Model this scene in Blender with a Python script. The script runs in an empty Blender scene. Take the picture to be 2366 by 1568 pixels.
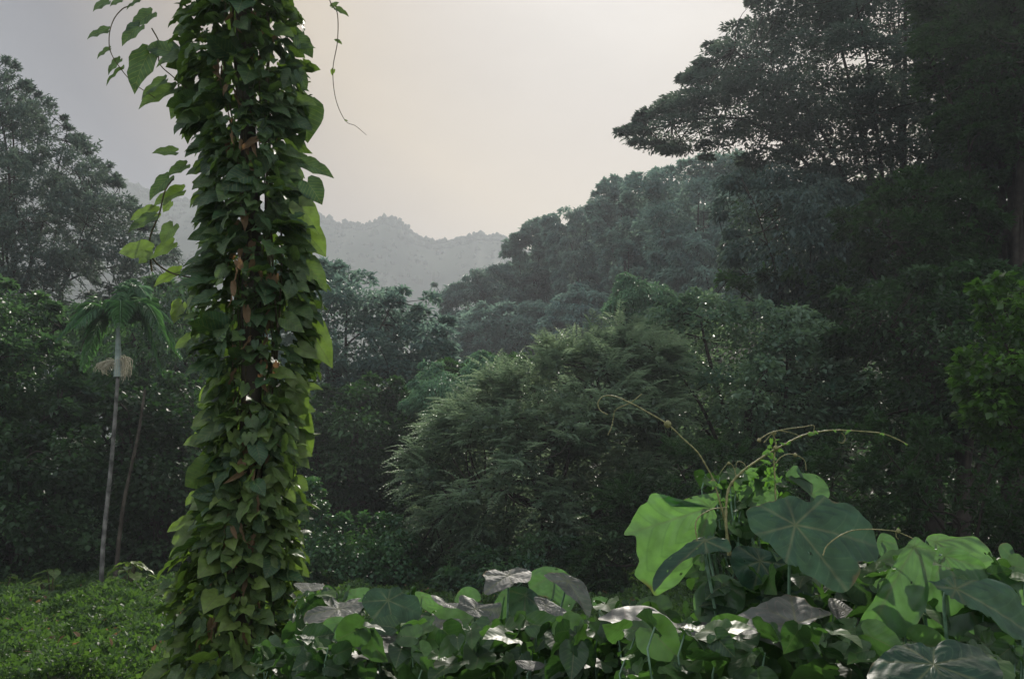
import bpy, math, random
import numpy as np
from mathutils import Vector

# ------------------------------------------------------------------ camera, sky, sun, exposure
S = bpy.context.scene
COL = S.collection
CAM_H = 1.7
PITCH = math.radians(10.0)
FPX = 35.0 / 36.0 * 1024.0
cam_d = bpy.data.cameras.new('camera'); cam = bpy.data.objects.new('camera', cam_d); COL.objects.link(cam)
cam_d.lens = 35; cam_d.sensor_width = 36; cam_d.clip_start = 0.05; cam_d.clip_end = 6000
cam.location = (0, 0, CAM_H); cam.rotation_euler = (math.pi / 2 + PITCH, 0, 0)
S.camera = cam
SUN_EL = math.radians(36.0); SUN_AZ = math.radians(9.0)
SUN_DIR = Vector((math.sin(SUN_AZ) * math.cos(SUN_EL), math.cos(SUN_AZ) * math.cos(SUN_EL), math.sin(SUN_EL)))
sd = bpy.data.lights.new('sun', 'SUN'); sun = bpy.data.objects.new('sun', sd); COL.objects.link(sun)
sd.energy = 4.2; sd.angle = math.radians(0.9); sd.color = (1.0, 0.93, 0.83)
sun.rotation_euler = (-SUN_DIR).to_track_quat('-Z', 'Y').to_euler()

W = bpy.data.worlds.new('World'); S.world = W; W.use_nodes = True
nt = W.node_tree; nt.nodes.clear()
def N(tree, t, **kw):
    n = tree.nodes.new(t)
    for k, v in kw.items(): setattr(n, k, v)
    return n
out = N(nt, 'ShaderNodeOutputWorld'); bg = N(nt, 'ShaderNodeBackground')
sky = N(nt, 'ShaderNodeTexSky', sky_type='NISHITA'); sky.sun_disc = False
sky.sun_elevation = SUN_EL; sky.sun_rotation = SUN_AZ; sky.dust_density = 6.0; sky.air_density = 1.0; sky.ozone_density = 1.0
hs = N(nt, 'ShaderNodeHueSaturation'); hs.inputs['Saturation'].default_value = 0.35
nt.links.new(sky.outputs[0], hs.inputs['Color'])
# the thin overcast round the sun: pale warm near it, lavender grey further out, then an added bright dome
tc = N(nt, 'ShaderNodeTexCoord')
dot = N(nt, 'ShaderNodeVectorMath', operation='DOT_PRODUCT'); dot.inputs[1].default_value = SUN_DIR
nrm = N(nt, 'ShaderNodeVectorMath', operation='NORMALIZE')
nt.links.new(tc.outputs['Generated'], nrm.inputs[0]); nt.links.new(nrm.outputs[0], dot.inputs[0])
acs = N(nt, 'ShaderNodeMath', operation='ARCCOSINE'); nt.links.new(dot.outputs['Value'], acs.inputs[0])
mr = N(nt, 'ShaderNodeMapRange'); mr.inputs['From Min'].default_value = 0; mr.inputs['From Max'].default_value = math.pi
nt.links.new(acs.outputs[0], mr.inputs['Value'])
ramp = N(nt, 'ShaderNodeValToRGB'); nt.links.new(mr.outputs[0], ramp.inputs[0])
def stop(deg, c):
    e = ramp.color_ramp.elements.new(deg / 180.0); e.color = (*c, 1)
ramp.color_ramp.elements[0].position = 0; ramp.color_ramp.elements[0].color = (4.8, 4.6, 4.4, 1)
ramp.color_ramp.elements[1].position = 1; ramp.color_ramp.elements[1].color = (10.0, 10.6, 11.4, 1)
stop(9, (5.1, 4.6, 4.0)); stop(14, (4.6, 3.9, 3.1)); stop(20, (4.8, 3.75, 2.35)); stop(26, (2.7, 2.0, 1.3)); stop(32, (.85, .85, 1.05)); stop(45, (3.5, 3.8, 4.2)); stop(75, (9.6, 10.3, 11.1))  # far stops: unseen sky behind and overhead, brightened to light the foliage
mx = N(nt, 'ShaderNodeMixRGB'); mx.inputs[0].default_value = 0.97
nt.links.new(hs.outputs[0], mx.inputs[1])
# faint unevenness of the overcast
cn = N(nt, 'ShaderNodeTexNoise'); cn.inputs['Scale'].default_value = 2.2; cn.inputs['Detail'].default_value = 5; cn.inputs['Roughness'].default_value = .55
cm = N(nt, 'ShaderNodeMapping'); cm.inputs['Scale'].default_value = (1, 1, 2.6); nt.links.new(nrm.outputs[0], cm.inputs['Vector']); nt.links.new(cm.outputs[0], cn.inputs['Vector'])
cv = N(nt, 'ShaderNodeMapRange'); cv.inputs['From Min'].default_value = .3; cv.inputs['From Max'].default_value = .7; cv.inputs['To Min'].default_value = .86; cv.inputs['To Max'].default_value = 1.12
nt.links.new(cn.outputs['Fac'], cv.inputs['Value'])
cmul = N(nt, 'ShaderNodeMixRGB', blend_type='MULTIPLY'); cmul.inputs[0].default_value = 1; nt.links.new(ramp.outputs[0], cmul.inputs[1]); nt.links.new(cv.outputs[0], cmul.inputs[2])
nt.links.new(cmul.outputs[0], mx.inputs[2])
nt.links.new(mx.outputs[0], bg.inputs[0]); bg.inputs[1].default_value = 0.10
nt.links.new(bg.outputs[0], out.inputs[0])

S.view_settings.view_transform = 'Standard'; S.view_settings.look = 'None'
S.view_settings.exposure = 0.0; S.view_settings.gamma = 1.0
S.cycles.use_denoising = True
S.cycles.max_bounces = 6; S.cycles.diffuse_bounces = 3; S.cycles.glossy_bounces = 2
S.cycles.transmission_bounces = 4; S.cycles.volume_bounces = 0; S.cycles.transparent_max_bounces = 4

# ------------------------------------------------------------------ geometry helpers
CP, SP = math.cos(PITCH), math.sin(PITCH)
def ray(px, py):
    cx = (px - 512) / FPX; cy = (339 - py) / FPX
    return np.array([cx, CP - cy * SP, SP + cy * CP])
def at(px, py, Y):
    d = ray(px, py); return np.array([0, 0, CAM_H]) + d * (Y / d[1])
K = 1024.0 / 2366.0                      # points below are noted on a 2366 wide view of the photograph
def atb(bx, by, Y): return at(bx * K, by * K, Y)

def norm(v):
    v = np.asarray(v, float); return v / np.maximum(np.linalg.norm(v, axis=-1, keepdims=True), 1e-9)

class MB:
    """collects vertices, faces and per-vertex values into one mesh"""
    def __init__(s): s.V = []; s.F = []; s.A = []; s.n = 0; s.U = {}
    def add(s, V, F, tint=0.5):
        V = np.asarray(V, np.float64).reshape(-1, 3); F = np.asarray(F, np.int64)
        s.V.append(V); s.F.append(F + s.n)
        s.A.append(np.broadcast_to(np.asarray(tint, np.float64), (len(V),)).copy()); s.n += len(V)
    def mesh(s, name, mat, smooth=False):
        me = bpy.data.meshes.new(name)
        V = np.concatenate(s.V); A = np.concatenate(s.A)
        me.vertices.add(len(V)); me.vertices.foreach_set('co', V.ravel())
        nl = sum(f.size for f in s.F); npoly = sum(len(f) for f in s.F)
        me.loops.add(nl); me.loops.foreach_set('vertex_index', np.concatenate([f.ravel() for f in s.F]).astype(np.int32))
        tot = np.concatenate([np.full(len(f), f.shape[1]) for f in s.F]).astype(np.int32)
        st = np.concatenate([[0], np.cumsum(tot)[:-1]]).astype(np.int32)
        me.polygons.add(npoly); me.polygons.foreach_set('loop_start', st); me.polygons.foreach_set('loop_total', tot)
        if smooth: me.polygons.foreach_set('use_smooth', np.ones(npoly, bool))
        a = me.attributes.new('tint', 'FLOAT', 'POINT'); a.data.foreach_set('value', A)
        if s.U:
            for k_, nm in ((0, 'lu'), (1, 'lv')):
                arr = np.zeros(len(V))
                for st0, val in s.U.items(): arr[st0:st0 + len(val)] = val[:, k_]
                b_ = me.attributes.new(nm, 'FLOAT', 'POINT'); b_.data.foreach_set('value', arr)
        me.update(calc_edges=True); me.materials.append(mat)
        return me
    def obj(s, name, mat, parent=None, smooth=False):
        o = bpy.data.objects.new(name, s.mesh(name, mat, smooth)); COL.objects.link(o)
        if parent is not None:
            o.parent = parent; o.location = -parent.location     # vertices are in world space
        return o

def tag(o, label=None, cat=None, group=None, kind=None):
    for k, v in (('label', label), ('category', cat), ('group', group), ('kind', kind)):
        if v: o[k] = v
    return o
def empty(name, loc, label, cat, group=None):
    o = bpy.data.objects.new(name, None); COL.objects.link(o); o.location = Vector([float(c) for c in loc]); o.empty_display_size = 0.3
    return tag(o, label, cat, group)

def frames(d, n):
    d = norm(d); n = n - (n * d).sum(-1, keepdims=True) * d; n = norm(n); s = np.cross(d, n); return d, n, s

# leaf templates: rows are (along, side, lift), faces
T_DIAM = (np.array([[0, 0, 0], [.45, .5, .10], [1, 0, -.12], [.45, -.5, .10]]), np.array([[0, 1, 2], [0, 2, 3]]))
T_LANC = (np.array([[0, 0, 0], [.3, .5, .06], [.75, .32, .0], [1, 0, -.2], [.75, -.32, .0], [.3, -.5, .06], [.5, 0, -.02]]),
          np.array([[0, 1, 6], [1, 2, 6], [2, 3, 6], [3, 4, 6], [4, 5, 6], [5, 0, 6]]))
def heart_template(ns=18, rings=3, lobes=0.0, seed=0):
    """heart shaped leaf with pointed tip, attached at its notch; slight cupping, raised sides"""
    t = np.linspace(0, 2 * np.pi, ns, endpoint=False)
    r = np.interp((t % (2 * np.pi)) / np.pi, [0, .12, .3, .5, .68, .82, .93, 1.0, 1.07, 1.18, 1.32, 1.5, 1.7, 1.88, 2.0],
                  [.80, .62, .50, .47, .46, .43, .34, .18, .34, .43, .46, .47, .50, .62, .80])
    if lobes: r = r * (1 + lobes * np.cos(5 * t))
    V = [[0.2, 0, 0]]; F = []
    for k in range(1, rings + 1):
        f = k / rings
        for i in range(ns):
            x = .2 + r[i] * f * math.cos(t[i]); y = r[i] * f * math.sin(t[i])
            z = .16 * abs(y) - .16 * x * x * f - .05 * math.cos(6 * t[i]) * f * f
            V.append([x, y, z])
    for i in range(ns): F.append([0, 1 + i, 1 + (i + 1) % ns])
    F3 = np.array(F); F4 = []
    for k in range(rings - 1):
        a = 1 + k * ns; b = a + ns
        for i in range(ns): F4.append([a + i, b + i, b + (i + 1) % ns, a + (i + 1) % ns])
    return np.array(V), F3, np.array(F4)
T_HEART = heart_template()
def add_leaves(mb, P, D, Nn, L, Wd, tmpl, tint=None, rng=None):
    """all leaves of one kind at once. P,D,Nn (n,3); L,Wd (n,)"""
    n = len(P)
    if n == 0: return
    T = tmpl[0]; d, nn, s = frames(np.asarray(D, float), np.asarray(Nn, float))
    L = np.broadcast_to(L, (n,)); Wd = np.broadcast_to(Wd, (n,))
    V = (P[:, None, :] + d[:, None, :] * (T[None, :, 0:1] * L[:, None, None]) + s[:, None, :] * (T[None, :, 1:2] * Wd[:, None, None])
         + nn[:, None, :] * (T[None, :, 2:3] * L[:, None, None]))
    if tint is None: tint = rng.random(n)
    k = len(T); A = np.repeat(tint, k)
    base = mb.n
    if len(T) > 20: mb.U[base] = np.tile(T[:, :2], (n, 1))
    mb.V.append(V.reshape(-1, 3)); mb.A.append(A); mb.n += n * k
    for F in tmpl[1:]:
        mb.F.append((F[None] + (np.arange(n) * k)[:, None, None] + base).reshape(-1, F.shape[1]))

def smooth_path(pts, n=8):
    """catmull-rom through points"""
    P = np.asarray(pts, float)
    if len(P) < 3: return np.array([P[0] + (P[-1] - P[0]) * t for t in np.linspace(0, 1, n)])
    Q = np.vstack([2 * P[0] - P[1], P, 2 * P[-1] - P[-2]]); o = []
    for i in range(1, len(Q) - 2):
        for t in np.linspace(0, 1, n, endpoint=False):
            a, b, c, d = Q[i - 1], Q[i], Q[i + 1], Q[i + 2]
            o.append(.5 * ((2 * b) + (c - a) * t + (2 * a - 5 * b + 4 * c - d) * t * t + (3 * b - a - 3 * c + d) * t ** 3))
    o.append(P[-1]); return np.array(o)
def tube(mb, pts, r0, r1=None, sides=6, tint=.5, rough=0.0, rng=None):
    P = np.asarray(pts, float); m = len(P); r1 = r0 if r1 is None else r1
    R = np.linspace(r0, r1, m) if np.isscalar(r0) else np.asarray(r0)
    T = norm(np.gradient(P, axis=0)); ref = np.array([0.31, 0.17, 0.93]) if abs(T[0][2]) < .9 else np.array([1, .1, 0])
    U = norm(np.cross(T, ref)); Wv = np.cross(T, U)
    a = np.linspace(0, 2 * np.pi, sides, endpoint=False)
    rr = R[:, None] * (1 + (rough * (rng.random((m, sides)) - .5) if rough else 0))
    V = P[:, None] + (U[:, None] * np.cos(a)[None, :, None] + Wv[:, None] * np.sin(a)[None, :, None]) * (rr[..., None] if np.ndim(rr) == 2 and rr.shape[1] == sides else rr[:, :, None])
    i = np.arange(m - 1)[:, None] * sides; j = np.arange(sides)[None]; j2 = (j + 1) % sides
    F = np.stack([i + j, i + j2, i + sides + j2, i + sides + j], -1).reshape(-1, 4)
    mb.add(V.reshape(-1, 3), F, tint)

# ------------------------------------------------------------------ materials
def mat_new(name):
    m = bpy.data.materials.new(name); m.use_nodes = True; m.node_tree.nodes.clear(); return m, m.node_tree
def leaf_mat(name, dark, light, trans, tf=0.4, rough=0.45, spec=0.5, veins=False, tl=.7):
    m, t = mat_new(name)
    o = N(t, 'ShaderNodeOutputMaterial'); at_ = N(t, 'ShaderNodeAttribute', attribute_name='tint')
    oi = N(t, 'ShaderNodeObjectInfo')
    mixc = N(t, 'ShaderNodeMixRGB'); mixc.inputs[1].default_value = (*dark, 1); mixc.inputs[2].default_value = (*light, 1)
    t.links.new(at_.outputs['Fac'], mixc.inputs[0])
    col = mixc.outputs[0]
    p = N(t, 'ShaderNodeBsdfPrincipled'); p.inputs['Roughness'].default_value = rough
    p.inputs['Specular IOR Level'].default_value = spec
    tr = N(t, 'ShaderNodeBsdfTranslucent')
    tcol = N(t, 'ShaderNodeMixRGB'); tcol.inputs[1].default_value = (*[c * tl for c in trans], 1); tcol.inputs[2].default_value = (trans[0] * 1.35, trans[1] * 1.2, trans[2] * 1.1, 1)
    t.links.new(at_.outputs['Fac'], tcol.inputs[0]); tc2 = tcol.outputs[0]
    if veins:
        v = N(t, 'ShaderNodeAttribute', attribute_name='vein'); sc_ = N(t, 'ShaderNodeAttribute', attribute_name='sec'); fq = 34
        vs, ss = v.outputs['Fac'], sc_.outputs['Fac']
        if veins == 'heart':      # midrib and side ribs from the place on the blade
            fq = 44; v.attribute_name = 'lv'; sc_.attribute_name = 'lu'
            ab = N(t, 'ShaderNodeMath', operation='ABSOLUTE'); t.links.new(v.outputs['Fac'], ab.inputs[0])
            rg = N(t, 'ShaderNodeMapRange'); rg.inputs['From Min'].default_value = .02; rg.inputs['From Max'].default_value = .006
            t.links.new(ab.outputs[0], rg.inputs['Value']); vs = rg.outputs[0]
            ma = N(t, 'ShaderNodeMath', operation='MULTIPLY_ADD'); ma.inputs[1].default_value = -.75; t.links.new(ab.outputs[0], ma.inputs[0]); t.links.new(sc_.outputs['Fac'], ma.inputs[2]); ss = ma.outputs[0]
        mv = N(t, 'ShaderNodeMixRGB'); mv.inputs[2].default_value = (.16, .17, .08, 1)
        vm = N(t, 'ShaderNodeMath', operation='MULTIPLY'); vm.inputs[1].default_value = .75; t.links.new(vs, vm.inputs[0])
        t.links.new(vm.outputs[0], mv.inputs[0]); t.links.new(col, mv.inputs[1]); col = mv.outputs[0]
        # secondary veins: ridges across the blade between the main ones
        sn = N(t, 'ShaderNodeMath', operation='SINE'); mu = N(t, 'ShaderNodeMath', operation='MULTIPLY'); mu.inputs[1].default_value = fq
        t.links.new(ss, mu.inputs[0]); t.links.new(mu.outputs[0], sn.inputs[0])
        pw = N(t, 'ShaderNodeMapRange'); pw.inputs['From Min'].default_value = .86; pw.inputs['From Max'].default_value = 1
        t.links.new(sn.outputs[0], pw.inputs['Value'])
        mv2 = N(t, 'ShaderNodeMixRGB'); mv2.inputs[2].default_value = (light[0] * 1.9 + .02, light[1] * 1.5 + .02, light[2] * 1.5, 1)
        pm = N(t, 'ShaderNodeMath', operation='MULTIPLY'); pm.inputs[1].default_value = .45; t.links.new(pw.outputs[0], pm.inputs[0])
        t.links.new(pm.outputs[0], mv2.inputs[0]); t.links.new(col, mv2.inputs[1]); col = mv2.outputs[0]
        # blotches, wear
        nz = N(t, 'ShaderNodeTexNoise'); nz.inputs['Scale'].default_value = 22; nz.inputs['Detail'].default_value = 6
        g = N(t, 'ShaderNodeNewGeometry'); t.links.new(g.outputs['Position'], nz.inputs['Vector'])
        mb_ = N(t, 'ShaderNodeMixRGB', blend_type='MULTIPLY'); mb_.inputs[0].default_value = .8
        cr = N(t, 'ShaderNodeMapRange'); cr.inputs['From Min'].default_value = .3; cr.inputs['From Max'].default_value = .7; cr.inputs['To Min'].default_value = .5; cr.inputs['To Max'].default_value = 1.35
        t.links.new(nz.outputs['Fac'], cr.inputs['Value']); t.links.new(col, mb_.inputs[1]); t.links.new(cr.outputs[0], mb_.inputs[2]); col = mb_.outputs[0]
        mt = N(t, 'ShaderNodeMixRGB', blend_type='MULTIPLY'); mt.inputs[0].default_value = .6
        t.links.new(tc2, mt.inputs[1]); t.links.new(cr.outputs[0], mt.inputs[2]); tc2 = mt.outputs[0]
        va = N(t, 'ShaderNodeMath', operation='MAXIMUM'); t.links.new(vm.outputs[0], va.inputs[0]); t.links.new(pm.outputs[0], va.inputs[1])
        mt2 = N(t, 'ShaderNodeMixRGB'); mt2.inputs[2].default_value = (trans[0] * .38, trans[1] * .42, trans[2] * .4, 1); t.links.new(va.outputs[0], mt2.inputs[0]); t.links.new(tc2, mt2.inputs[1]); tc2 = mt2.outputs[0]
        # roughness varies with dust and water marks
        rr_ = N(t, 'ShaderNodeMapRange'); rr_.inputs['From Min'].default_value = .3; rr_.inputs['From Max'].default_value = .7; rr_.inputs['To Min'].default_value = rough + .16; rr_.inputs['To Max'].default_value = rough - .06
        t.links.new(nz.outputs['Fac'], rr_.inputs['Value']); t.links.new(rr_.outputs[0], p.inputs['Roughness'])
        # browned, worn margin
        rim = N(t, 'ShaderNodeAttribute', attribute_name='rim'); nr = N(t, 'ShaderNodeTexNoise'); nr.inputs['Scale'].default_value = 9; nr.inputs['Detail'].default_value = 7
        t.links.new(g.outputs['Position'], nr.inputs['Vector'])
        ra = N(t, 'ShaderNodeMath', operation='MULTIPLY_ADD'); ra.inputs[1].default_value = .55; t.links.new(nr.outputs['Fac'], ra.inputs[0]); t.links.new(rim.outputs['Fac'], ra.inputs[2])
        rm = N(t, 'ShaderNodeMapRange'); rm.inputs['From Min'].default_value = 1.30; rm.inputs['From Max'].default_value = 1.38; t.links.new(ra.outputs[0], rm.inputs['Value'])
        mbn = N(t, 'ShaderNodeMixRGB'); mbn.inputs[2].default_value = (.16, .11, .05, 1); t.links.new(rm.outputs[0], mbn.inputs[0]); t.links.new(col, mbn.inputs[1]); col = mbn.outputs[0]
        mbt = N(t, 'ShaderNodeMixRGB'); mbt.inputs[2].default_value = (.16, .10, .03, 1); t.links.new(rm.outputs[0], mbt.inputs[0]); t.links.new(tc2, mbt.inputs[1]); tc2 = mbt.outputs[0]
        # fine puckering of the blade
        nz2 = N(t, 'ShaderNodeTexNoise'); nz2.inputs['Scale'].default_value = 60; nz2.inputs['Detail'].default_value = 5; t.links.new(g.outputs['Position'], nz2.inputs['Vector'])
        add = N(t, 'ShaderNodeMath', operation='MULTIPLY_ADD'); add.inputs[1].default_value = .22
        t.links.new(sn.outputs[0], add.inputs[0]); t.links.new(nz2.outputs['Fac'], add.inputs[2])
        bp = N(t, 'ShaderNodeBump'); bp.inputs['Strength'].default_value = .6; bp.inputs['Distance'].default_value = .0008 if veins == 'heart' else .0022
        t.links.new(add.outputs[0], bp.inputs['Height']); t.links.new(bp.outputs[0], p.inputs['Normal'])
    else:
        mo = N(t, 'ShaderNodeMapRange'); mo.inputs['To Min'].default_value = .62; mo.inputs['To Max'].default_value = 1.3
        t.links.new(oi.outputs['Random'], mo.inputs['Value'])
        mm = N(t, 'ShaderNodeMixRGB', blend_type='MULTIPLY'); mm.inputs[0].default_value = 1
        t.links.new(col, mm.inputs[1]); t.links.new(mo.outputs[0], mm.inputs[2]); col = mm.outputs[0]
    t.links.new(col, p.inputs['Base Color']); t.links.new(tc2, tr.inputs[0])
    ms = N(t, 'ShaderNodeMixShader'); ms.inputs[0].default_value = tf
    t.links.new(p.outputs[0], ms.inputs[1]); t.links.new(tr.outputs[0], ms.inputs[2]); t.links.new(ms.outputs[0], o.inputs[0])
    return m
def rough_mat(name, a, b, scale=8, rough=.85, bump=.4, detail=8, spec=.2):
    m, t = mat_new(name); o = N(t, 'ShaderNodeOutputMaterial'); p = N(t, 'ShaderNodeBsdfPrincipled')
    g = N(t, 'ShaderNodeNewGeometry'); nz = N(t, 'ShaderNodeTexNoise'); nz.inputs['Scale'].default_value = scale; nz.inputs['Detail'].default_value = detail
    t.links.new(g.outputs['Position'], nz.inputs['Vector'])
    mr_ = N(t, 'ShaderNodeMapRange'); mr_.inputs['From Min'].default_value = .35; mr_.inputs['From Max'].default_value = .65; t.links.new(nz.outputs['Fac'], mr_.inputs['Value'])
    mc = N(t, 'ShaderNodeMixRGB'); mc.inputs[1].default_value = (*a, 1); mc.inputs[2].default_value = (*b, 1); t.links.new(mr_.outputs[0], mc.inputs[0])
    t.links.new(mc.outputs[0], p.inputs['Base Color']); p.inputs['Roughness'].default_value = rough; p.inputs['Specular IOR Level'].default_value = spec
    bp = N(t, 'ShaderNodeBump'); bp.inputs['Strength'].default_value = bump; bp.inputs['Distance'].default_value = .05
    t.links.new(nz.outputs['Fac'], bp.inputs['Height']); t.links.new(bp.outputs[0], p.inputs['Normal']); t.links.new(p.outputs[0], o.inputs[0])
    return m

M = {}
M['forest'] = leaf_mat('forest_leaf', (.028, .075, .045), (.085, .155, .075), (.11, .26, .08), .42, .45, .5)
M['shade'] = leaf_mat('shade_leaf', (.006, .018, .008), (.06, .115, .05), (.05, .15, .03), .33, .5, .22)  # darker copy of the forest leaf, canopy shade put into the colour
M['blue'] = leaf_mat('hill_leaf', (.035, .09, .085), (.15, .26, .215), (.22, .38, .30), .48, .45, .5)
M['pale'] = leaf_mat('pale_green_leaf', (.07, .17, .10), (.14, .28, .16), (.17, .36, .18), .44, .5, .35)
M['fine'] = leaf_mat('fine_leaf', (.04, .075, .065), (.10, .15, .13), (.13, .21, .15), .42, .5, .4)
M['frond'] = leaf_mat('frond_leaf', (.06, .11, .07), (.20, .28, .19), (.26, .40, .23), .48, .46, .45)
M['palm'] = leaf_mat('palm_leaf', (.035, .10, .05), (.08, .19, .08), (.10, .28, .07), .4, .4, .55)
M['gloss'] = leaf_mat('glossy_leaf', (.03, .08, .05), (.14, .21, .14), (.22, .38, .19), .45, .38, .5)
M['bright'] = leaf_mat('bright_leaf', (.02, .06, .012), (.08, .18, .03), (.13, .34, .03), .42, .33, .55)
M['vine'] = leaf_mat('creeper_leaf', (.032, .088, .042), (.17, .23, .055), (.20, .38, .05), .43, .42, .4, veins='heart', tl=.28)
M['creeper'] = leaf_mat('small_creeper_leaf', (.03, .085, .04), (.07, .15, .055), (.09, .25, .05), .4, .42, .45)
M['grass'] = leaf_mat('ground_leaf', (.018, .05, .014), (.085, .15, .05), (.12, .27, .035), .4, .5, .35)
M['big'] = leaf_mat('broad_leaf', (.022, .06, .03), (.045, .10, .04), (.22, .53, .12), .40, .36, .55, veins=True)
M['biggrey'] = leaf_mat('painted_sheen_leaf', (.065, .08, .065), (.12, .12, .11), (.12, .26, .05), .22, .50, .38, veins=True)  # sky and sun sheen of flat leaves put into the grey base colour
M['bigdark'] = leaf_mat('dark_broad_leaf', (.012, .042, .024), (.024, .068, .036), (.09, .22, .05), .16, .42, .32, veins=True)
M['fill'] = leaf_mat('under_leaf', (.022, .055, .025), (.06, .12, .035), (.10, .27, .045), .33, .42, .45, veins='heart', tl=.35)
M['dead'] = leaf_mat('dead_leaf', (.12, .075, .04), (.27, .18, .10), (.30, .18, .08), .35, .7, .2)
M['bark'] = rough_mat('bark', (.035, .028, .02), (.10, .085, .065), 6, .9, .7)
M['darkbark'] = rough_mat('dark_bark', (.02, .016, .012), (.05, .042, .032), 5, .9, .5)
M['palmbark'] = rough_mat('palm_bark', (.04, .04, .033), (.21, .20, .18), 5, .85, .5)
M['shaft'] = rough_mat('palm_shaft', (.22, .28, .24), (.36, .42, .38), 7, .5, .2, spec=.4)
M['flower'] = rough_mat('cream_blossom', (.42, .38, .27), (.62, .58, .44), 14, .8, .3)
M['stem'] = rough_mat('vine_stem', (.05, .045, .025), (.12, .10, .05), 30, .7, .4)
M['tendril'] = rough_mat('tendril_stem', (.17, .17, .06), (.30, .27, .12), 40, .55, .3, spec=.4)
M['petiole'] = rough_mat('leaf_stalk', (.08, .16, .09), (.20, .32, .21), 30, .45, .2, spec=.5)
M['ground'] = rough_mat('soil', (.014, .022, .008), (.035, .05, .02), 3, .95, .8)
M['mount'] = rough_mat('mountain_slope', (.03, .05, .03), (.07, .09, .055), .03, .95, .2)
M['mtree'] = rough_mat('mountain_wood', (.03, .05, .028), (.06, .085, .045), .2, .95, .2)

# ------------------------------------------------------------------ ground and mountain
def sstep(a, b, x): t = np.clip((x - a) / (b - a), 0, 1); return t * t * (3 - 2 * t)
def hnoise(x, y):
    return (np.sin(x * .9 + 1.3 * np.sin(y * .53)) * np.cos(y * .8 + .7 * np.sin(x * .61)) * .6 + np.sin(x * 2.3 + y * 1.7) * .25 + np.cos(x * 1.1 - y * 3.1) * .2)
def terrain(x, y):
    x = np.asarray(x, float); y = np.asarray(y, float)
    h = 26 * np.exp(-((x - 35) / 38) ** 2 - ((y - 95) / 45) ** 2) * sstep(24, 48, y)
    h = h + 3.5 * np.exp(-((x + 60) / 32) ** 2 - ((y - 70) / 40) ** 2) * sstep(24, 48, y)
    return h + .05 * hnoise(x, y) + .14 * hnoise(x * .31 + 4, y * .27)
def axis(lo, mid0, mid1, hi, fine, coarse):
    return np.concatenate([np.linspace(lo, mid0, coarse, endpoint=False), np.linspace(mid0, mid1, fine, endpoint=False), np.linspace(mid1, hi, coarse)])
gx = axis(-750, -70, 110, 750, 180, 14); gy = axis(-150, -20, 170, 780, 200, 14)
X, Y = np.meshgrid(gx, gy, indexing='ij'); Z = terrain(X, Y)
m = MB(); nx, ny = X.shape
i = (np.arange(nx - 1)[:, None] * ny + np.arange(ny - 1)[None])
m.add(np.stack([X, Y, Z], -1), np.stack([i, i + ny, i + ny + 1, i + 1], -1).reshape(-1, 4))
tag(m.obj('ground', M['ground'], smooth=True), kind='structure')

RIDGE = [(-400, 150), (-100, 140), (0, 150), (60, 165), (110, 176), (150, 190), (185, 196), (240, 198), (300, 208), (318, 214), (333, 221), (350, 219), (362, 222), (378, 213), (390, 212), (398, 216),
         (406, 224), (418, 231), (436, 236), (455, 233), (476, 229), (500, 231), (515, 240), (560, 262), (700, 275), (900, 280), (1300, 260)]
rp = np.array(RIDGE, float); YM = 480.0; MS = YM / 820
mxs = np.linspace(-720, 820, 420) * MS; mys = np.linspace(330, 1050, 90) * MS
ppx = mxs / YM * FPX / 1.0
def ridge_z(px): 
    py = np.interp(px, rp[:, 0], rp[:, 1]); d = np.array([ray(a, b) for a, b in zip(np.atleast_1d(px), np.atleast_1d(py))])
    return CAM_H + d[:, 2] * YM / d[:, 1]
zr = ridge_z(512 + ppx)
X, Y = np.meshgrid(mxs, mys, indexing='ij'); tt = np.clip((Y - mys[0]) / (YM - mys[0]), 0, 1); back = np.clip((Y - YM) / (mys[-1] - YM), 0, 1)
prof = np.where(Y <= YM, tt ** 1.35, 1 - back ** 1.2)
XX, YY = X / MS, Y / MS
spur = MS * (np.sin(XX * .022 + 2 * np.sin(YY * .004)) * 22 + np.sin(XX * .061 + YY * .012) * 9 + np.sin(XX * .13 - YY * .05) * 3.5) * (np.sin(np.pi * np.clip(prof, 0, 1)) + .04)
Z = zr[:, None] * prof - 2 + spur * .9 - 3 * (1 - prof) + np.sin(XX * .4) * .4 * prof
m = MB(); nx, ny = X.shape; i = (np.arange(nx - 1)[:, None] * ny + np.arange(ny - 1)[None])
m.add(np.stack([X, Y, Z], -1), np.stack([i, i + ny, i + ny + 1, i + 1], -1).reshape(-1, 4))
tag(m.obj('mountain', M['mount'], smooth=True), kind='structure')
# wooded slope: low tree crowns in one mass
rng = np.random.default_rng(5)
def blob_template():
    p = (1 + 5 ** .5) / 2
    v = norm(np.array([[-1, p, 0], [1, p, 0], [-1, -p, 0], [1, -p, 0], [0, -1, p], [0, 1, p], [0, -1, -p], [0, 1, -p], [p, 0, -1], [p, 0, 1], [-p, 0, -1], [-p, 0, 1]], float))
    f = np.array([[0, 11, 5], [0, 5, 1], [0, 1, 7], [0, 7, 10], [0, 10, 11], [1, 5, 9], [5, 11, 4], [11, 10, 2], [10, 7, 6], [7, 1, 8], [3, 9, 4], [3, 4, 2], [3, 2, 6], [3, 6, 8], [3, 8, 9], [4, 9, 5], [2, 4, 11], [6, 2, 10], [8, 6, 7], [9, 8, 1]])
    return v, f
bv, bf = blob_template(); m = MB()
ii = rng.integers(0, nx, 26000); jj = rng.integers(8, ny, 26000); top = rng.random(26000) < .35
jr = int(np.argmin(abs(mys - YM))); jj[top] = jr + rng.integers(-2, 2, top.sum())
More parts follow.
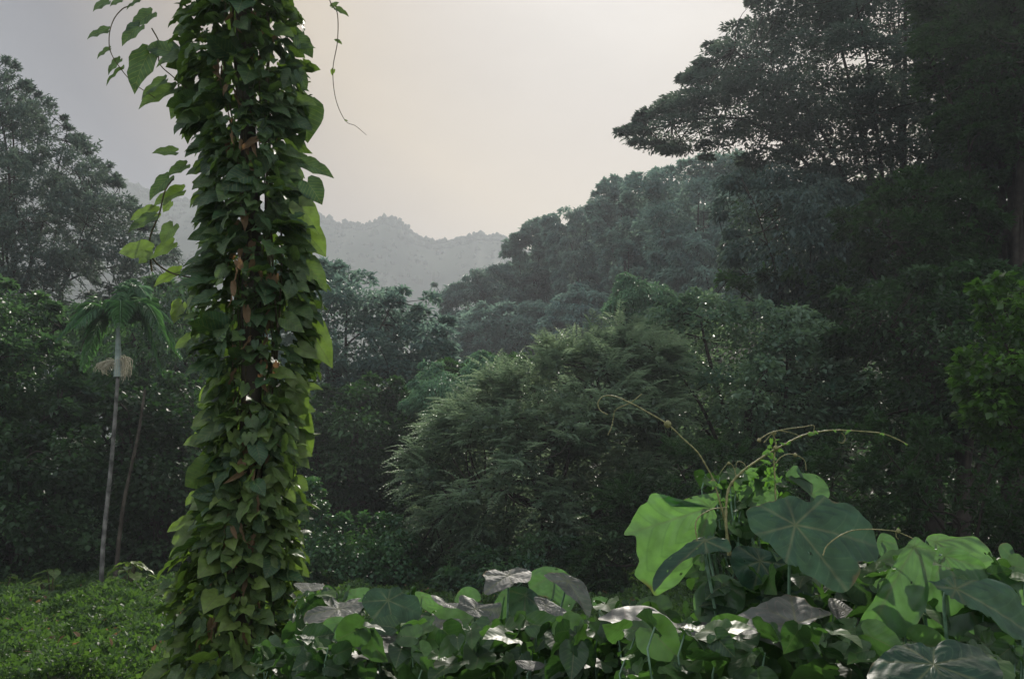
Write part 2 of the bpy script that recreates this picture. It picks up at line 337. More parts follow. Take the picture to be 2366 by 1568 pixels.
for a, b in zip(ii, jj):
    s_ = rng.uniform(.6, 1.4) if rng.random() < .95 else rng.uniform(1.4, 2.6)
    v = bv * (1 + .5 * (rng.random((12, 1)) - .5)) * np.array([s_ * .85, s_, s_ * rng.uniform(.8, 1.6)])
    m.add(v + np.array([X[a, b] + rng.uniform(-2, 2), Y[a, b], Z[a, b] + s_ * .15]), bf)
tag(m.obj('mountain_forest', M['mtree'], smooth=False), 'hazy far wooded ridge below the pale sky', 'forest', kind='stuff')

# ------------------------------------------------------------------ trees
def in_poly(pts, poly):
    x, y = pts[:, 0], pts[:, 1]; ins = np.zeros(len(pts), bool); j = len(poly) - 1
    for i in range(len(poly)):
        xi, yi = poly[i]; xj, yj = poly[j]
        c = ((yi > y) != (yj > y)) & (x < (xj - xi) * (y - yi) / (yj - yi + 1e-12) + xi); ins ^= c; j = i
    return ins
def edge_dist(pts, poly):
    d = np.full(len(pts), 1e9)
    for i in range(len(poly)):
        a = np.array(poly[i - 1], float); b = np.array(poly[i], float); ab = b - a
        t = np.clip(((pts - a) @ ab) / (ab @ ab), 0, 1); d = np.minimum(d, np.linalg.norm(pts - a - t[:, None] * ab, axis=1))
    return d
def unit(rng, n): return norm(rng.normal(size=(n, 3)))

def clump_leaves(mb, rng, C, rc, style, n_each, ll, centre):
    """leaves of the clumps C (k,3) with radii rc (k,)"""
    k = len(C); idx = np.repeat(np.arange(k), n_each); n = len(idx); c = C[idx]; r = rc[idx]
    tint0 = (rng.random(k) ** 1.6)[idx]; rc = rc * .86; r = rc[idx]
    if style in ('round', 'vine', 'droop', 'flat'):
        u = unit(rng, n); rad = (.35 + .65 * rng.random(n) ** .6)
        fz = {'round': .74, 'vine': .8, 'droop': .8, 'flat': .24}[style]
        if style != 'vine': u[:, 2] = np.where(u[:, 2] < -.5, -u[:, 2], u[:, 2])
        off = u * (rad * r)[:, None]; off[:, 2] *= fz
        if style == 'flat': off[:, 2] -= .10 * (off[:, 0] ** 2 + off[:, 1] ** 2) / r
        P = c + off
        outw = norm(c - centre) * .5 + u
        if style == 'droop': D = outw * np.array([.7, .7, .25]) + np.array([0, 0, -.75]) + rng.normal(size=(n, 3)) * .35; Nn = u + np.array([0, 0, .5]) + rng.normal(size=(n, 3)) * .3
        elif style == 'flat': D = outw * np.array([1, 1, .15]) + rng.normal(size=(n, 3)) * .4; Nn = np.array([0, 0, 1.]) + rng.normal(size=(n, 3)) * .35
        else: D = outw * np.array([.9, .9, .3]) + np.array([0, 0, -.3]) + rng.normal(size=(n, 3)) * .45; Nn = u * .6 + np.array([0, 0, .7]) + rng.normal(size=(n, 3)) * .4
        L = ll * rng.uniform(.65, 1.35, n); w = {'round': .5, 'vine': .85, 'droop': .36, 'flat': .42}[style]
        tint = np.clip(tint0 * .85 + (rng.random(n) - .3) * .4, 0, 1)
        add_leaves(mb, P, D, Nn, L, L * w, T_DIAM, tint)
    elif style in ('spray', 'whorl'):
        # twigs that radiate from the clump, leaves along them
        per = 9; nt_ = max(1, n // per); ci = rng.integers(0, k, nt_); c = C[ci]; r = rc[ci]
        d = norm(norm(c - centre) * .7 + unit(rng, nt_) * np.array([1, 1, .55]) + np.array([0, 0, .22]))
        s = c + unit(rng, nt_) * (r * .35)[:, None]; Lt = r * rng.uniform(.5, 1.1, nt_)
        f = np.tile(np.linspace(.25, 1, per), nt_); ti = np.repeat(np.arange(nt_), per)
        P = s[ti] + d[ti] * (f * Lt[ti])[:, None] + np.array([0, 0, -1.]) * (.22 * f * f * Lt[ti])[:, None]
        side = unit(rng, nt_ * per); D = d[ti] * .8 + side * .65 + np.array([0, 0, -.18]); Nn = np.array([0, 0, 1.]) + rng.normal(size=(nt_ * per, 3)) * .3
        L = ll * rng.uniform(.7, 1.3, nt_ * per)
        add_leaves(mb, P, D, Nn, L, L * (.34 if style == 'spray' else .45), T_DIAM, np.clip(rng.random(nt_)[ti] * .6 + rng.random(nt_ * per) * .4, 0, 1))
    elif style == 'frond':
        # arching feather fronds: leaflets in pairs along each rib
        per = 22; nt_ = max(1, n // per); ci = rng.integers(0, k, nt_); c = C[ci]; r = rc[ci]
        d = norm(norm((c - centre) * np.array([1, 1, .6])) * .9 + unit(rng, nt_) * np.array([1.1, 1.1, .65]) + np.array([0, 0, .12]))
        s = c + unit(rng, nt_) * (r * .6)[:, None]; Lf = ll * 6.5 * rng.uniform(.7, 1.3, nt_)
        side = norm(np.cross(d, np.array([0, 0, 1.]))); f0 = np.repeat(np.linspace(.12, 1, per // 2), 2); sg = np.tile([1., -1.], per // 2)
        f = np.tile(f0, nt_); sgn = np.tile(sg, nt_); ti = np.repeat(np.arange(nt_), per)
        P = s[ti] + d[ti] * (f * Lf[ti])[:, None] + np.array([0, 0, 1.]) * ((.22 * f - .42 * f * f) * Lf[ti])[:, None]
        D = side[ti] * sgn[:, None] + d[ti] * .75 + np.array([0, 0, -.12]) + rng.normal(size=(len(f), 3)) * .08
        Nn = np.array([0, 0, 1.]) + side[ti] * (sgn * -.25)[:, None] + rng.normal(size=(len(f), 3)) * .12
        L = ll * 1.15 * np.sin(np.pi * np.clip(.15 + f * .8, 0, 1)) * rng.uniform(.85, 1.15, len(f)) + ll * .2
        add_leaves(mb, P, D, Nn, L, L * .30, T_DIAM, np.clip(rng.random(nt_)[ti] * .8 + rng.random(len(f)) * .2, 0, 1))

def poly_tree(name, label, cat, poly, D, thick, style, mat, n_cl, n_leaf, ll, rc, seed, base=None, gap=0.0, bark='darkbark', trunk_r=.22,
              holes=(), group=None, fork=.35, flare=1.0, crown_name='crown', limbs=9, fill_down=True):
    rng = np.random.default_rng(seed); poly = [(a * K, b * K) for a, b in poly]
    pa = np.array(poly); lo = pa.min(0); hi = pa.max(0)
    pts = rng.uniform(lo, hi, (n_cl * 12, 2)); ins = in_poly(pts, poly); pts = pts[ins]
    for (hx, hy, hr, hr2) in holes:
        q = ((pts[:, 0] - hx * K) / (hr * K)) ** 2 + ((pts[:, 1] - hy * K) / (hr2 * K)) ** 2; pts = pts[q > 1]
    ed = edge_dist(pts, poly); rpx = rc / D * FPX
    keep = ed > rpx * .12
    pts = pts[keep][:n_cl]; ed = ed[keep][:n_cl]; dm = max(ed.max(), 1)
    half = thick * np.sqrt(np.clip(ed / dm, .02, 1))
    yy = D + half * rng.uniform(-1, 1, len(pts))
    C = np.array([at(a, b, D) for (a, b) in pts])
    # keep the picture size of the crown while giving it real depth: clumps move straight back or forward
    C[:, 1] = yy
    sc = 1 + (yy - D) / D * .6
    C[:, 0] *= sc; C[:, 2] = CAM_H + (C[:, 2] - CAM_H) * sc
    R = rc * rng.uniform(.6, 1.35, len(C)); R *= np.clip(ed / rpx + .1, .32, 1)
    cen = C.mean(0); gz = terrain(C[:, 0], C[:, 1]); C[:, 2] = np.maximum(C[:, 2], gz + .25)
    bx = cen[0] if base is None else (base * K - 512) / FPX * D / CP
    b = np.array([bx, D + .3, float(terrain(bx, D + .3)) - .15])
    root = empty(name, (b[0], b[1], b[2] + .15), label, cat, group)
    centre = cen + np.array([0, 0, -.25 * (C[:, 2].max() - C[:, 2].min())])
    mb = MB(); clump_leaves(mb, rng, C, R, style, max(4, n_leaf // len(C)), ll, centre)
    if style == 'frond': clump_leaves(mb, rng, C, R, 'round', 85, ll * 1.15, centre)
    mb.obj(crown_name, M[mat], root)
    # trunk, limbs and twigs
    tb = MB(); H = cen[2] - b[2]; fk = b + np.array([(cen[0] - b[0]) * .5, 0, H * (fork + .1)])
    tp = smooth_path([b, b + (fk - b) * .5 + np.array([rng.uniform(-.2, .2), 0, 0]), fk, cen * .8 + fk * .2], 5)
    tube(tb, tp, np.linspace(trunk_r * 1.25 * flare, trunk_r * .45, len(tp)), sides=8, rough=.2, rng=rng)
    nl = min(limbs, len(C)); sel = [int(rng.integers(len(C)))]
    for _ in range(nl - 1):
        dd = np.min([np.linalg.norm(C - C[s_], axis=1) for s_ in sel], 0); sel.append(int(np.argmax(dd)))
    nodes = []
    for s_ in sel:
        e = C[s_]; st = tp[int(rng.integers(len(tp) // 3, len(tp)))]
        mid = st * .5 + e * .5 + np.array([0, 0, (.24 if style == 'flat' else .10) * np.linalg.norm(e - st)]) + rng.normal(size=3) * .2
        lp = smooth_path([st, mid, e], 6); tube(tb, lp, trunk_r * .38, trunk_r * .07, sides=5, rough=.2, rng=rng); nodes += list(lp[2:])
    nodes = np.array(nodes)
    for q in range(0, len(C)):
        j = int(np.argmin(np.linalg.norm(nodes - C[q], axis=1))); st = nodes[j]
        if np.linalg.norm(st - C[q]) < .2: continue
        mid = (st + C[q]) / 2 + rng.normal(size=3) * .12 * np.linalg.norm(st - C[q])
        tube(tb, smooth_path([st, mid, C[q]], 3), trunk_r * .10, trunk_r * .03, sides=4)
    tb.obj('trunk', M[bark], root, smooth=True)
    return root

# --- left side
poly_tree('conical_tree', 'tall airy conical tree with feathery sprays at the left edge', 'tree',
  [(-200, 20), (-60, 170), (15, 118), (60, 180), (100, 232), (130, 213), (165, 300), (215, 320), (255, 395), (300, 430), (345, 500), (390, 560), (430, 620), (430, 700), (300, 700), (150, 720), (-200, 740)],
  42, 4.5, 'spray', 'fine', 620, 82000, .20, .9, 11, base=60, trunk_r=.22, limbs=26, fork=.2, holes=[(380, 620, 40, 26)])
poly_tree('canopy_tree', 'rounded dark tree with rim lit top behind the palm crown at left', 'tree',
  [(-160, 640), (0, 640), (60, 650), (130, 700), (150, 760), (200, 860), (220, 910), (190, 990), (60, 1010), (-160, 1010)],
  24, 2.2, 'round', 'forest', 120, 15000, .17, .62, 12, base=-10)
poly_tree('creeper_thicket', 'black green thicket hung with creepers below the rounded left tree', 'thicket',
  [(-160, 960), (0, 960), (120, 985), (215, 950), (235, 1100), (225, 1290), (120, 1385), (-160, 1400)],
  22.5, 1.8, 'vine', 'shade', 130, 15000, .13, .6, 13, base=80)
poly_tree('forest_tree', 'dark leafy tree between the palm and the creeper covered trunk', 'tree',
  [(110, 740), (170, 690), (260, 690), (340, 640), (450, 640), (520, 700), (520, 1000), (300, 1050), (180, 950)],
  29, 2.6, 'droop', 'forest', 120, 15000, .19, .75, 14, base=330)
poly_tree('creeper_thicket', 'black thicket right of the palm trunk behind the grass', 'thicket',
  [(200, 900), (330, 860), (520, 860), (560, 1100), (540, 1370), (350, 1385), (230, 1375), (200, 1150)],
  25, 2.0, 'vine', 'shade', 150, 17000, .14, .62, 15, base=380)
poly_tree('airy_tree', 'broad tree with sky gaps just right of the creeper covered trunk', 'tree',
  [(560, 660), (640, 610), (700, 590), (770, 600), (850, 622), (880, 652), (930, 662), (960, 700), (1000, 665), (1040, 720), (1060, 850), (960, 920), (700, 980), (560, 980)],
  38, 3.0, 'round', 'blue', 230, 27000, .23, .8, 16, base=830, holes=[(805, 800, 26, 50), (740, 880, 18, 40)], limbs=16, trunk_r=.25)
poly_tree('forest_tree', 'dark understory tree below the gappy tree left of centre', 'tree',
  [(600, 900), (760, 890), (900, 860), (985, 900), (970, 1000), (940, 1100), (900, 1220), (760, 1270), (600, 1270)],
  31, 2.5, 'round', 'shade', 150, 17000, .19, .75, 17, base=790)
poly_tree('vine_mound', 'low mound smothered in small creepers right of the creeper covered trunk', 'creeper',
  [(670, 1130), (700, 1095), (735, 1100), (770, 1190), (860, 1185), (930, 1190), (980, 1260), (1010, 1360), (900, 1385), (670, 1395)],
  21, 1.3, 'vine', 'creeper', 130, 15000, .085, .34, 18, base=830, trunk_r=.08)
poly_tree('bamboo_clump', 'pale green drooping clump above the feathery frond tree', 'bamboo',
  [(925, 945), (950, 890), (975, 820), (1010, 828), (1045, 860), (1110, 808), (1160, 830), (1190, 900), (1100, 960), (1040, 1010), (960, 965)],
  29.5, 1.4, 'droop', 'pale', 70, 10000, .15, .62, 19, base=1030, trunk_r=.08)
# --- wooded hill
HG = 'trees on the wooded hill'
hill = [
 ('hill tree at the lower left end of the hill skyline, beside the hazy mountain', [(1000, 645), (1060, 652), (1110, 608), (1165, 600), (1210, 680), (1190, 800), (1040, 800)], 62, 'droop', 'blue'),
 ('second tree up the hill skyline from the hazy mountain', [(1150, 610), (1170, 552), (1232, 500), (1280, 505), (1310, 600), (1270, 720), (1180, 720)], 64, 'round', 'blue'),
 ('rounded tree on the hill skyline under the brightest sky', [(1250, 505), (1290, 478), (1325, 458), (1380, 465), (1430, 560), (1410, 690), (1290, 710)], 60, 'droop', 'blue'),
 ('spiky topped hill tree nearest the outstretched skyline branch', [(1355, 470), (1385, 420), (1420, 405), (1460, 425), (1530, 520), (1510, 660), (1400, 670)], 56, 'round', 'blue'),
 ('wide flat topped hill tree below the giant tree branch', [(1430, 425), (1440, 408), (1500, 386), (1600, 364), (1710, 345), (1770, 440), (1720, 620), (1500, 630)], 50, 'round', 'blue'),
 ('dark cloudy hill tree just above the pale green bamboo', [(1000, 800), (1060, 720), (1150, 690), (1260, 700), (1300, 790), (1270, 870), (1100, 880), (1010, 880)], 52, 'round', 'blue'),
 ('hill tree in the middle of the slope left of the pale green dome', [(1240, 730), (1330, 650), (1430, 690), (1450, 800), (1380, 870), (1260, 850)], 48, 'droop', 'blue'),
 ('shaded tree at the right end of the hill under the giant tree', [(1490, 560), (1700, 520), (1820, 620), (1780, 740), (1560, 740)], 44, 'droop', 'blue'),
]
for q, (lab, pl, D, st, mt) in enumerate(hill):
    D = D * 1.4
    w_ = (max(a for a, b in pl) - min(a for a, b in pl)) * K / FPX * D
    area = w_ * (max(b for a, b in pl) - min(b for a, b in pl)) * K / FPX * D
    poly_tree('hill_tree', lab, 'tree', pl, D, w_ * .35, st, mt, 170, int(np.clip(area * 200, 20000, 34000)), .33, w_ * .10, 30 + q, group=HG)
poly_tree('bamboo_clump', 'pale green domed clump halfway up the hill', 'bamboo',
  [(1390, 735), (1410, 670), (1440, 630), (1485, 640), (1545, 662), (1570, 705), (1530, 750), (1430, 760)],
  38, 1.4, 'droop', 'pale', 60, 9000, .16, .6, 50, trunk_r=.08)
for q, (lab, pl, D, wd) in enumerate([
 ('shaded forest tree filling the back of the left bank behind the palm', [(-100, 760), (120, 740), (420, 700), (560, 760), (560, 1340), (-100, 1340)], 36, 4),
 ('shaded forest tree behind the dark understory tree left of centre', [(560, 960), (1000, 900), (1060, 960), (1040, 1330), (560, 1330)], 40, 4),
 ('shaded forest tree behind the feathery frond tree', [(960, 840), (1450, 800), (1600, 800), (1620, 1330), (960, 1330)], 34, 4),
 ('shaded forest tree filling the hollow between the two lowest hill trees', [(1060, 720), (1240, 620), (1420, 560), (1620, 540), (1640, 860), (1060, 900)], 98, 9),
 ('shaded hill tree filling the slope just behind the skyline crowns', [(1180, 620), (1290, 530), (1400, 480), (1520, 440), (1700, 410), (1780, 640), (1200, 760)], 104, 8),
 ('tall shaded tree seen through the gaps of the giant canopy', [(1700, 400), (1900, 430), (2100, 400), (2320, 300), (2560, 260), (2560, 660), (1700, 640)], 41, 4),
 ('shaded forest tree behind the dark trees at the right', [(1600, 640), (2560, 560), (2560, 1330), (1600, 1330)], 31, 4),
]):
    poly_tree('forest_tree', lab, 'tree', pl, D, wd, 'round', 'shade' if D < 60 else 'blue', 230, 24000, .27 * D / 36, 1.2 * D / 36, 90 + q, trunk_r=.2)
# --- middle
poly_tree('frond_tree', 'wide low tree with light catching feathery fronds in the middle', 'tree',
  [(930, 1200), (925, 1090), (990, 1000), (1040, 940), (1110, 880), (1180, 855), (1260, 815), (1340, 800), (1400, 765), (1500, 760), (1560, 850), (1560, 1000), (1500, 1200), (1400, 1310), (1100, 1350), (960, 1300)],
  22, 2.6, 'frond', 'frond', 260, 82000, .115, .55, 51, base=1250)
poly_tree('glossy_tree', 'dark tree with small glossy leaves above and right of the frond tree', 'tree',
  [(1470, 760), (1520, 695), (1620, 670), (1720, 690), (1860, 715), (1960, 760), (2020, 900), (1920, 1060), (1650, 1110), (1500, 1000)],
  24.5, 2.2, 'round', 'gloss', 150, 19000, .16, .62, 52, base=1720)
poly_tree('fern_thicket', 'dark ferny thicket behind the tall broad leaved plant', 'thicket',
  [(1380, 1180), (1500, 1050), (1650, 1020), (1820, 1050), (1920, 1250), (1850, 1420), (1400, 1430), (1340, 1300)],
  19.5, 1.5, 'frond', 'shade', 90, 22000, .085, .5, 53, base=1620, trunk_r=.12)
poly_tree('shrub', 'low dark shrub at the foot of the frond tree', 'shrub',
  [(1000, 1340), (1080, 1270), (1200, 1230), (1350, 1240), (1440, 1320), (1420, 1430), (1050, 1430)],
  20, 1.3, 'round', 'forest', 80, 9000, .11, .42, 54, trunk_r=.08)
# --- right
poly_tree('giant_tree', 'giant spreading tree whose branch reaches out over the hill against the sky', 'tree',
  [(1425, 302), (1470, 348), (1560, 366), (1700, 372), (1740, 440), (1900, 500), (2120, 440), (2560, 330), (2560, -160), (1700, -160), (1735, 0), (1640, 85), (1595, 155), (1520, 215)],
  36, 5.0, 'flat', 'fine', 900, 150000, .185, 1.05, 61, base=2080, trunk_r=.26, limbs=14, fork=.3,
  holes=[(2070, 395, 45, 18), (1905, 345, 30, 20), (1640, 300, 60, 14)])
poly_tree('forest_tree', 'shaded drooping tree under the giant canopy beside the hill', 'tree',
  [(1640, 430), (1760, 365), (1900, 400), (2010, 470), (2060, 620), (1960, 770), (1800, 760), (1680, 640)],
  33, 3.0, 'droop', 'fine', 150, 19000, .22, .85, 62, base=1850)
poly_tree('canopy_tree', 'darkest high canopy tree at the top right corner', 'tree',
  [(2080, -160), (2560, -160), (2560, 500), (2420, 430), (2250, 440), (2130, 270)],
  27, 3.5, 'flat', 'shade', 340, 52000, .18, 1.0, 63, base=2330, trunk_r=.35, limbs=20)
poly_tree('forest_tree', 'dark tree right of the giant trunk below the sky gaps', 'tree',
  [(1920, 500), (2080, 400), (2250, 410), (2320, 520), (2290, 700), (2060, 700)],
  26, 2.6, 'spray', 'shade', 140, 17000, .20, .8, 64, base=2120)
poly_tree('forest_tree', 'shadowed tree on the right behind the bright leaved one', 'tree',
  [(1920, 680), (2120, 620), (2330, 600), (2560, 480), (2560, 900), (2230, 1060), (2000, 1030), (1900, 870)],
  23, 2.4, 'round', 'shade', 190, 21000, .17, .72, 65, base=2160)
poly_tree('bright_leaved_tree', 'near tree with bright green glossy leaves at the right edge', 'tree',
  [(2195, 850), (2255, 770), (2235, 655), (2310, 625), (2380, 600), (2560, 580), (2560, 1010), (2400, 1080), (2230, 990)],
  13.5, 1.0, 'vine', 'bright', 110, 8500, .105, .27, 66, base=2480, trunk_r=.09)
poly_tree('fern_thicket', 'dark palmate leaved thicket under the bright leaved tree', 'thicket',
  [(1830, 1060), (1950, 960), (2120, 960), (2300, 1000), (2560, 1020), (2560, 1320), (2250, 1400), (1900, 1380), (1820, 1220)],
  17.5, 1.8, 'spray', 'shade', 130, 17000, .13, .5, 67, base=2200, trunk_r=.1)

# forest floor growth that nobody could count, beyond the clearing
rng = np.random.default_rng(77); m = MB(); n = 60000
x = rng.uniform(-32, 60, n); y = 26 + 60 * rng.random(n) ** 1.4; hh = 2.2 * np.clip(hnoise(x * .8, y * .7) + .6, 0.1, 1.5) * rng.random(n)
P = np.stack([x, y, terrain(x, y) + hh * sstep(26, 29, y)], -1)
add_leaves(m, P, rng.normal(size=(n, 3)) + [0, 0, -.3], rng.normal(size=(n, 3)) * .5 + [0, 0, 1], rng.uniform(.2, .42, n), rng.uniform(.12, .24, n), T_DIAM, rng=rng)
tag(m.obj('undergrowth', M['forest']), 'dark mass of undergrowth on the forest floor', 'undergrowth', kind='stuff')

# ------------------------------------------------------------------ leafy ground cover of the clearing
rng = np.random.default_rng(8); m = MB()
n = 470000; y = 9.5 + 16.5 * rng.random(n) ** .9
half = y * .60; x = -half + rng.random(n) * (half + .75 * y) ; keep = (x < .8 * y) & (x > -half); x, y = x[keep], y[keep]; n = len(x)
def vnoise(x, y, cell, seed):
    g = np.random.default_rng(seed).random((256, 256)); u = x / cell + 97.3; v = y / cell + 41.7
    i = np.floor(u).astype(int); j = np.floor(v).astype(int); a = u - i; b = v - j; a = a * a * (3 - 2 * a); b = b * b * (3 - 2 * b)
    G = lambda p, q: g[p % 256, q % 256]
    return (G(i, j) * (1 - a) + G(i + 1, j) * a) * (1 - b) + (G(i, j + 1) * (1 - a) + G(i + 1, j + 1) * a) * b
mound = .34 * vnoise(x, y, .55, 1) ** 1.6 + .14 * vnoise(x, y, .22, 2) + .25 * vnoise(x, y, 1.7, 3) ** 2
tuft = np.clip(hnoise(x * 5.3 + 1, y * 4.4) * .45 + hnoise(x * 2.3 + 3, y * 1.9) * .5 + hnoise(x * .9, y * .7 + 2) * .5 + .4, 0, 1.9)
z = terrain(x, y) + mound - .09 * rng.random(n) ** 1.5
L = rng.uniform(.03, .085, n) * (.75 + y / 26)
add_leaves(m, np.stack([x, y, z], -1), rng.normal(size=(n, 3)) + [0, 0, .1], rng.normal(size=(n, 3)) * .8 + [0, 0, .8], L, L * rng.uniform(.3, .75, n), T_DIAM, rng=rng)
n = 3800; y = 11 + 11.5 * rng.random(n); x = -y * .56 + rng.random(n) * y * .95
sel = rng.random(n) < np.clip(vnoise(x, y, 1.1, 9) * 1.6 - .5 + (y - 17) * .06, 0, 1); x, y = x[sel], y[sel]; n = len(x)
L = rng.uniform(.06, .15, n); a = rng.uniform(0, 6.28, n)
add_leaves(m, np.stack([x, y, terrain(x, y) + .12 + .28 * rng.random(n)], -1), np.stack([np.cos(a), np.sin(a), -.4 + 0 * a], -1), rng.normal(size=(n, 3)) * .4 + [0, 0, 1], L, L * .7, T_LANC, rng=rng)
n = 9000; y = 10 + 14 * rng.random(n); x = -y * .58 + rng.random(n) * y * .95
sel = vnoise(x, y, .9, 12) > .58; x, y = x[sel], y[sel]; n = len(x); L = rng.uniform(.12, .34, n)
add_leaves(m, np.stack([x, y, terrain(x, y) + .06], -1), rng.normal(size=(n, 3)) * .3 + [0, 0, 1], rng.normal(size=(n, 3)) * [1, 1, .2], L, np.full(n, .011), T_LANC, rng=rng)
lt = MB(); n = 900; y = 10 + 14 * rng.random(n); x = -y * .58 + rng.random(n) * y * .95
add_leaves(lt, np.stack([x, y, terrain(x, y) + .16 + .22 * rng.random(n)], -1), rng.normal(size=(n, 3)) + [0, 0, .1], rng.normal(size=(n, 3)) * .5 + [0, 0, 1], rng.uniform(.05, .12, n), rng.uniform(.03, .06, n), T_LANC, rng=rng)
tag(lt.obj('leaf_litter', M['dead']), 'brown fallen leaves caught on the ground cover', 'leaf litter', kind='stuff')
tag(m.obj('ground_cover', M['grass']), 'bright green leafy ground cover of the clearing', 'ground cover', kind='stuff')

# low broad leaved plants along the forest foot
def rosette(name, label, bx, D, nl, L, mat, seed, h=.5, cat='plant', group=None):
    rng = np.random.default_rng(seed); x0 = (bx * K - 512) / FPX * D / CP; b = np.array([x0, D, float(terrain(x0, D))])
    root = empty(name, b, label, cat, group); mb = MB(); sb = MB()
    a = rng.uniform(0, 6.28, nl); up = rng.uniform(.25, 1, nl); e = b + np.stack([np.cos(a) * h * (1.1 - up), np.sin(a) * h * (1.1 - up), h * up], -1)
    D_ = np.stack([np.cos(a), np.sin(a), -.5 + rng.random(nl) * .5], -1); Nn = np.stack([np.cos(a) * .5, np.sin(a) * .5, np.ones(nl)], -1)
    Ls = L * rng.uniform(.6, 1.2, nl); add_leaves(mb, e, D_, Nn, Ls, Ls * .95, T_HEART, rng=rng)
    for q in e: tube(sb, smooth_path([b, b * .4 + q * .6 + [0, 0, .05], q], 4), .012, .006, 4)
    mb.obj('foliage', M[mat], root, smooth=True); sb.obj('stems', M['stem'], root)
LP = 'low broad leaved plants at the forest foot'
rosette('ground_plant', 'low broad leaved plant at the far left foot of the thicket', 60, 20, 26, .26, 'vine', 201, .7, group=LP)
rosette('ground_plant', 'low broad leaved plant beside the foot of the palm', 165, 19.5, 24, .28, 'vine', 202, .7, group=LP)
rosette('ground_plant', 'tallest broad leaved plant in the shade between palm and creeper trunk', 335, 20, 30, .24, 'vine', 203, .8, group=LP)
rosette('ground_plant', 'small broad leaved plant close left of the creeper covered trunk', 410, 18, 20, .24, 'vine', 204, .5, group=LP)

# ------------------------------------------------------------------ palm
def palm():
    D = 20.0; rng = np.random.default_rng(3)
    b = atb(232, 1392, D); b[2] = float(terrain(b[0], b[1])) - .05
    pts = [b, atb(239, 1250, D), atb(256, 1080, D), atb(266, 960, D), atb(272, 870, D)]
    root = empty('palm_tree', b + [0, 0, .05], 'slender palm with pale ringed trunk and arching fronds at the left', 'palm')
    t = MB(); pp = smooth_path(pts, 14); rr = np.linspace(.046, .034, len(pp)) * (1 + .07 * (np.arange(len(pp)) % 2)); rr[:4] *= [1.7, 1.4, 1.2, 1.1]
    tube(t, pp, rr, sides=12); t.obj('trunk', M['palmbark'], root, smooth=True)
    c = MB(); top = atb(272, 745, D); cp = smooth_path([pts[-1], atb(273, 810, D), top], 6); tube(c, cp, np.linspace(.085, .035, len(cp)), sides=12); c.obj('crownshaft', M['shaft'], root, smooth=True)
    spec = [  # frond tip on the photo view, depth offset, arch
        ((292, 640), .2, .1), ((352, 690), -.3, .75), ((385, 735), .3, .5), ((410, 800), -.6, .6), ((395, 815), .7, .5), ((150, 745), .2, .5), ((165, 800), -.7, .6), ((200, 720), .8, .4),
        ((215, 775), -.9, .4), ((330, 780), -1.2, .5), ((320, 700), 1.2, .4), ((245, 690), 1.0, .3), ((370, 860), .1, .7), ((170, 850), .4, .7)]
    for k0, (tip, dy, arch) in enumerate(spec):
        f = MB(); e = atb(*tip, D); e[1] += dy; e[0] += 0; s = top.copy()
        span = np.linalg.norm(e - s); mid = (s + e) / 2 + np.array([0, 0, arch * span * .55 + .12]); q = smooth_path([s, mid, e], 12)
        tube(f, q, .018, .004, 5, tint=.9)
        T = norm(np.gradient(q, axis=0)); n = len(q)
        for k in range(3, n):
            for j in range(3):
                fr = k - 1 + j / 3; p = q[k - 1] + (q[k] - q[k - 1]) * (j / 3); tt_ = T[k]; sd_ = norm(np.cross(tt_, [0, 0, 1.]) + [1e-3, 1e-3, 0])
                L = .40 * math.sin(math.pi * min(1, .18 + .78 * fr / n)) * rng.uniform(.8, 1.15)
                for g in (1, -1):
                    dr = sd_ * g * .85 + tt_ * .6 + np.array([0, 0, -.22]) + rng.normal(size=3) * .08
                    add_leaves(f, p[None], dr[None], np.array([[0, 0, 1.]]) + sd_ * g * .35, np.array([L]), np.array([.034]), T_LANC, np.array([rng.random()]))
        f.obj('frond', M['pale' if k0 in (0, 1) else 'palm'], root)
    for (bx, by, s_) in ((240, 850, .45), (288, 842, 1.1)):
        f = MB(); c0 = atb(271, 838, D)
        for q in range(80):
            a = rng.normal(size=3) * [.075, .07, .05] + atb(bx, by - 8, D); a2 = a + [rng.normal() * .05, 0, -rng.uniform(.12, .3) * s_]
            tube(f, smooth_path([c0, (c0 + a) / 2 + [0, 0, .06], a, a2], 3), .006, .0035, 3)
        f.obj('flower_cluster', M['flower'], root)
palm()
def leaning_stem():
    m = MB(); rng = np.random.default_rng(4); b = atb(268, 1300, 21.5); b[2] = float(terrain(b[0], b[1])) - .05
    tube(m, smooth_path([b, atb(278, 1220, 21.5), atb(292, 1130, 21.4), atb(318, 1010, 21.2), atb(335, 900, 21.4)], 6), .05, .025, 7, rough=.2, rng=rng)
    tag(m.obj('leaning_sapling', M['bark'], smooth=True), 'thin bare leaning sapling stem right of the palm trunk', 'sapling')
leaning_stem()

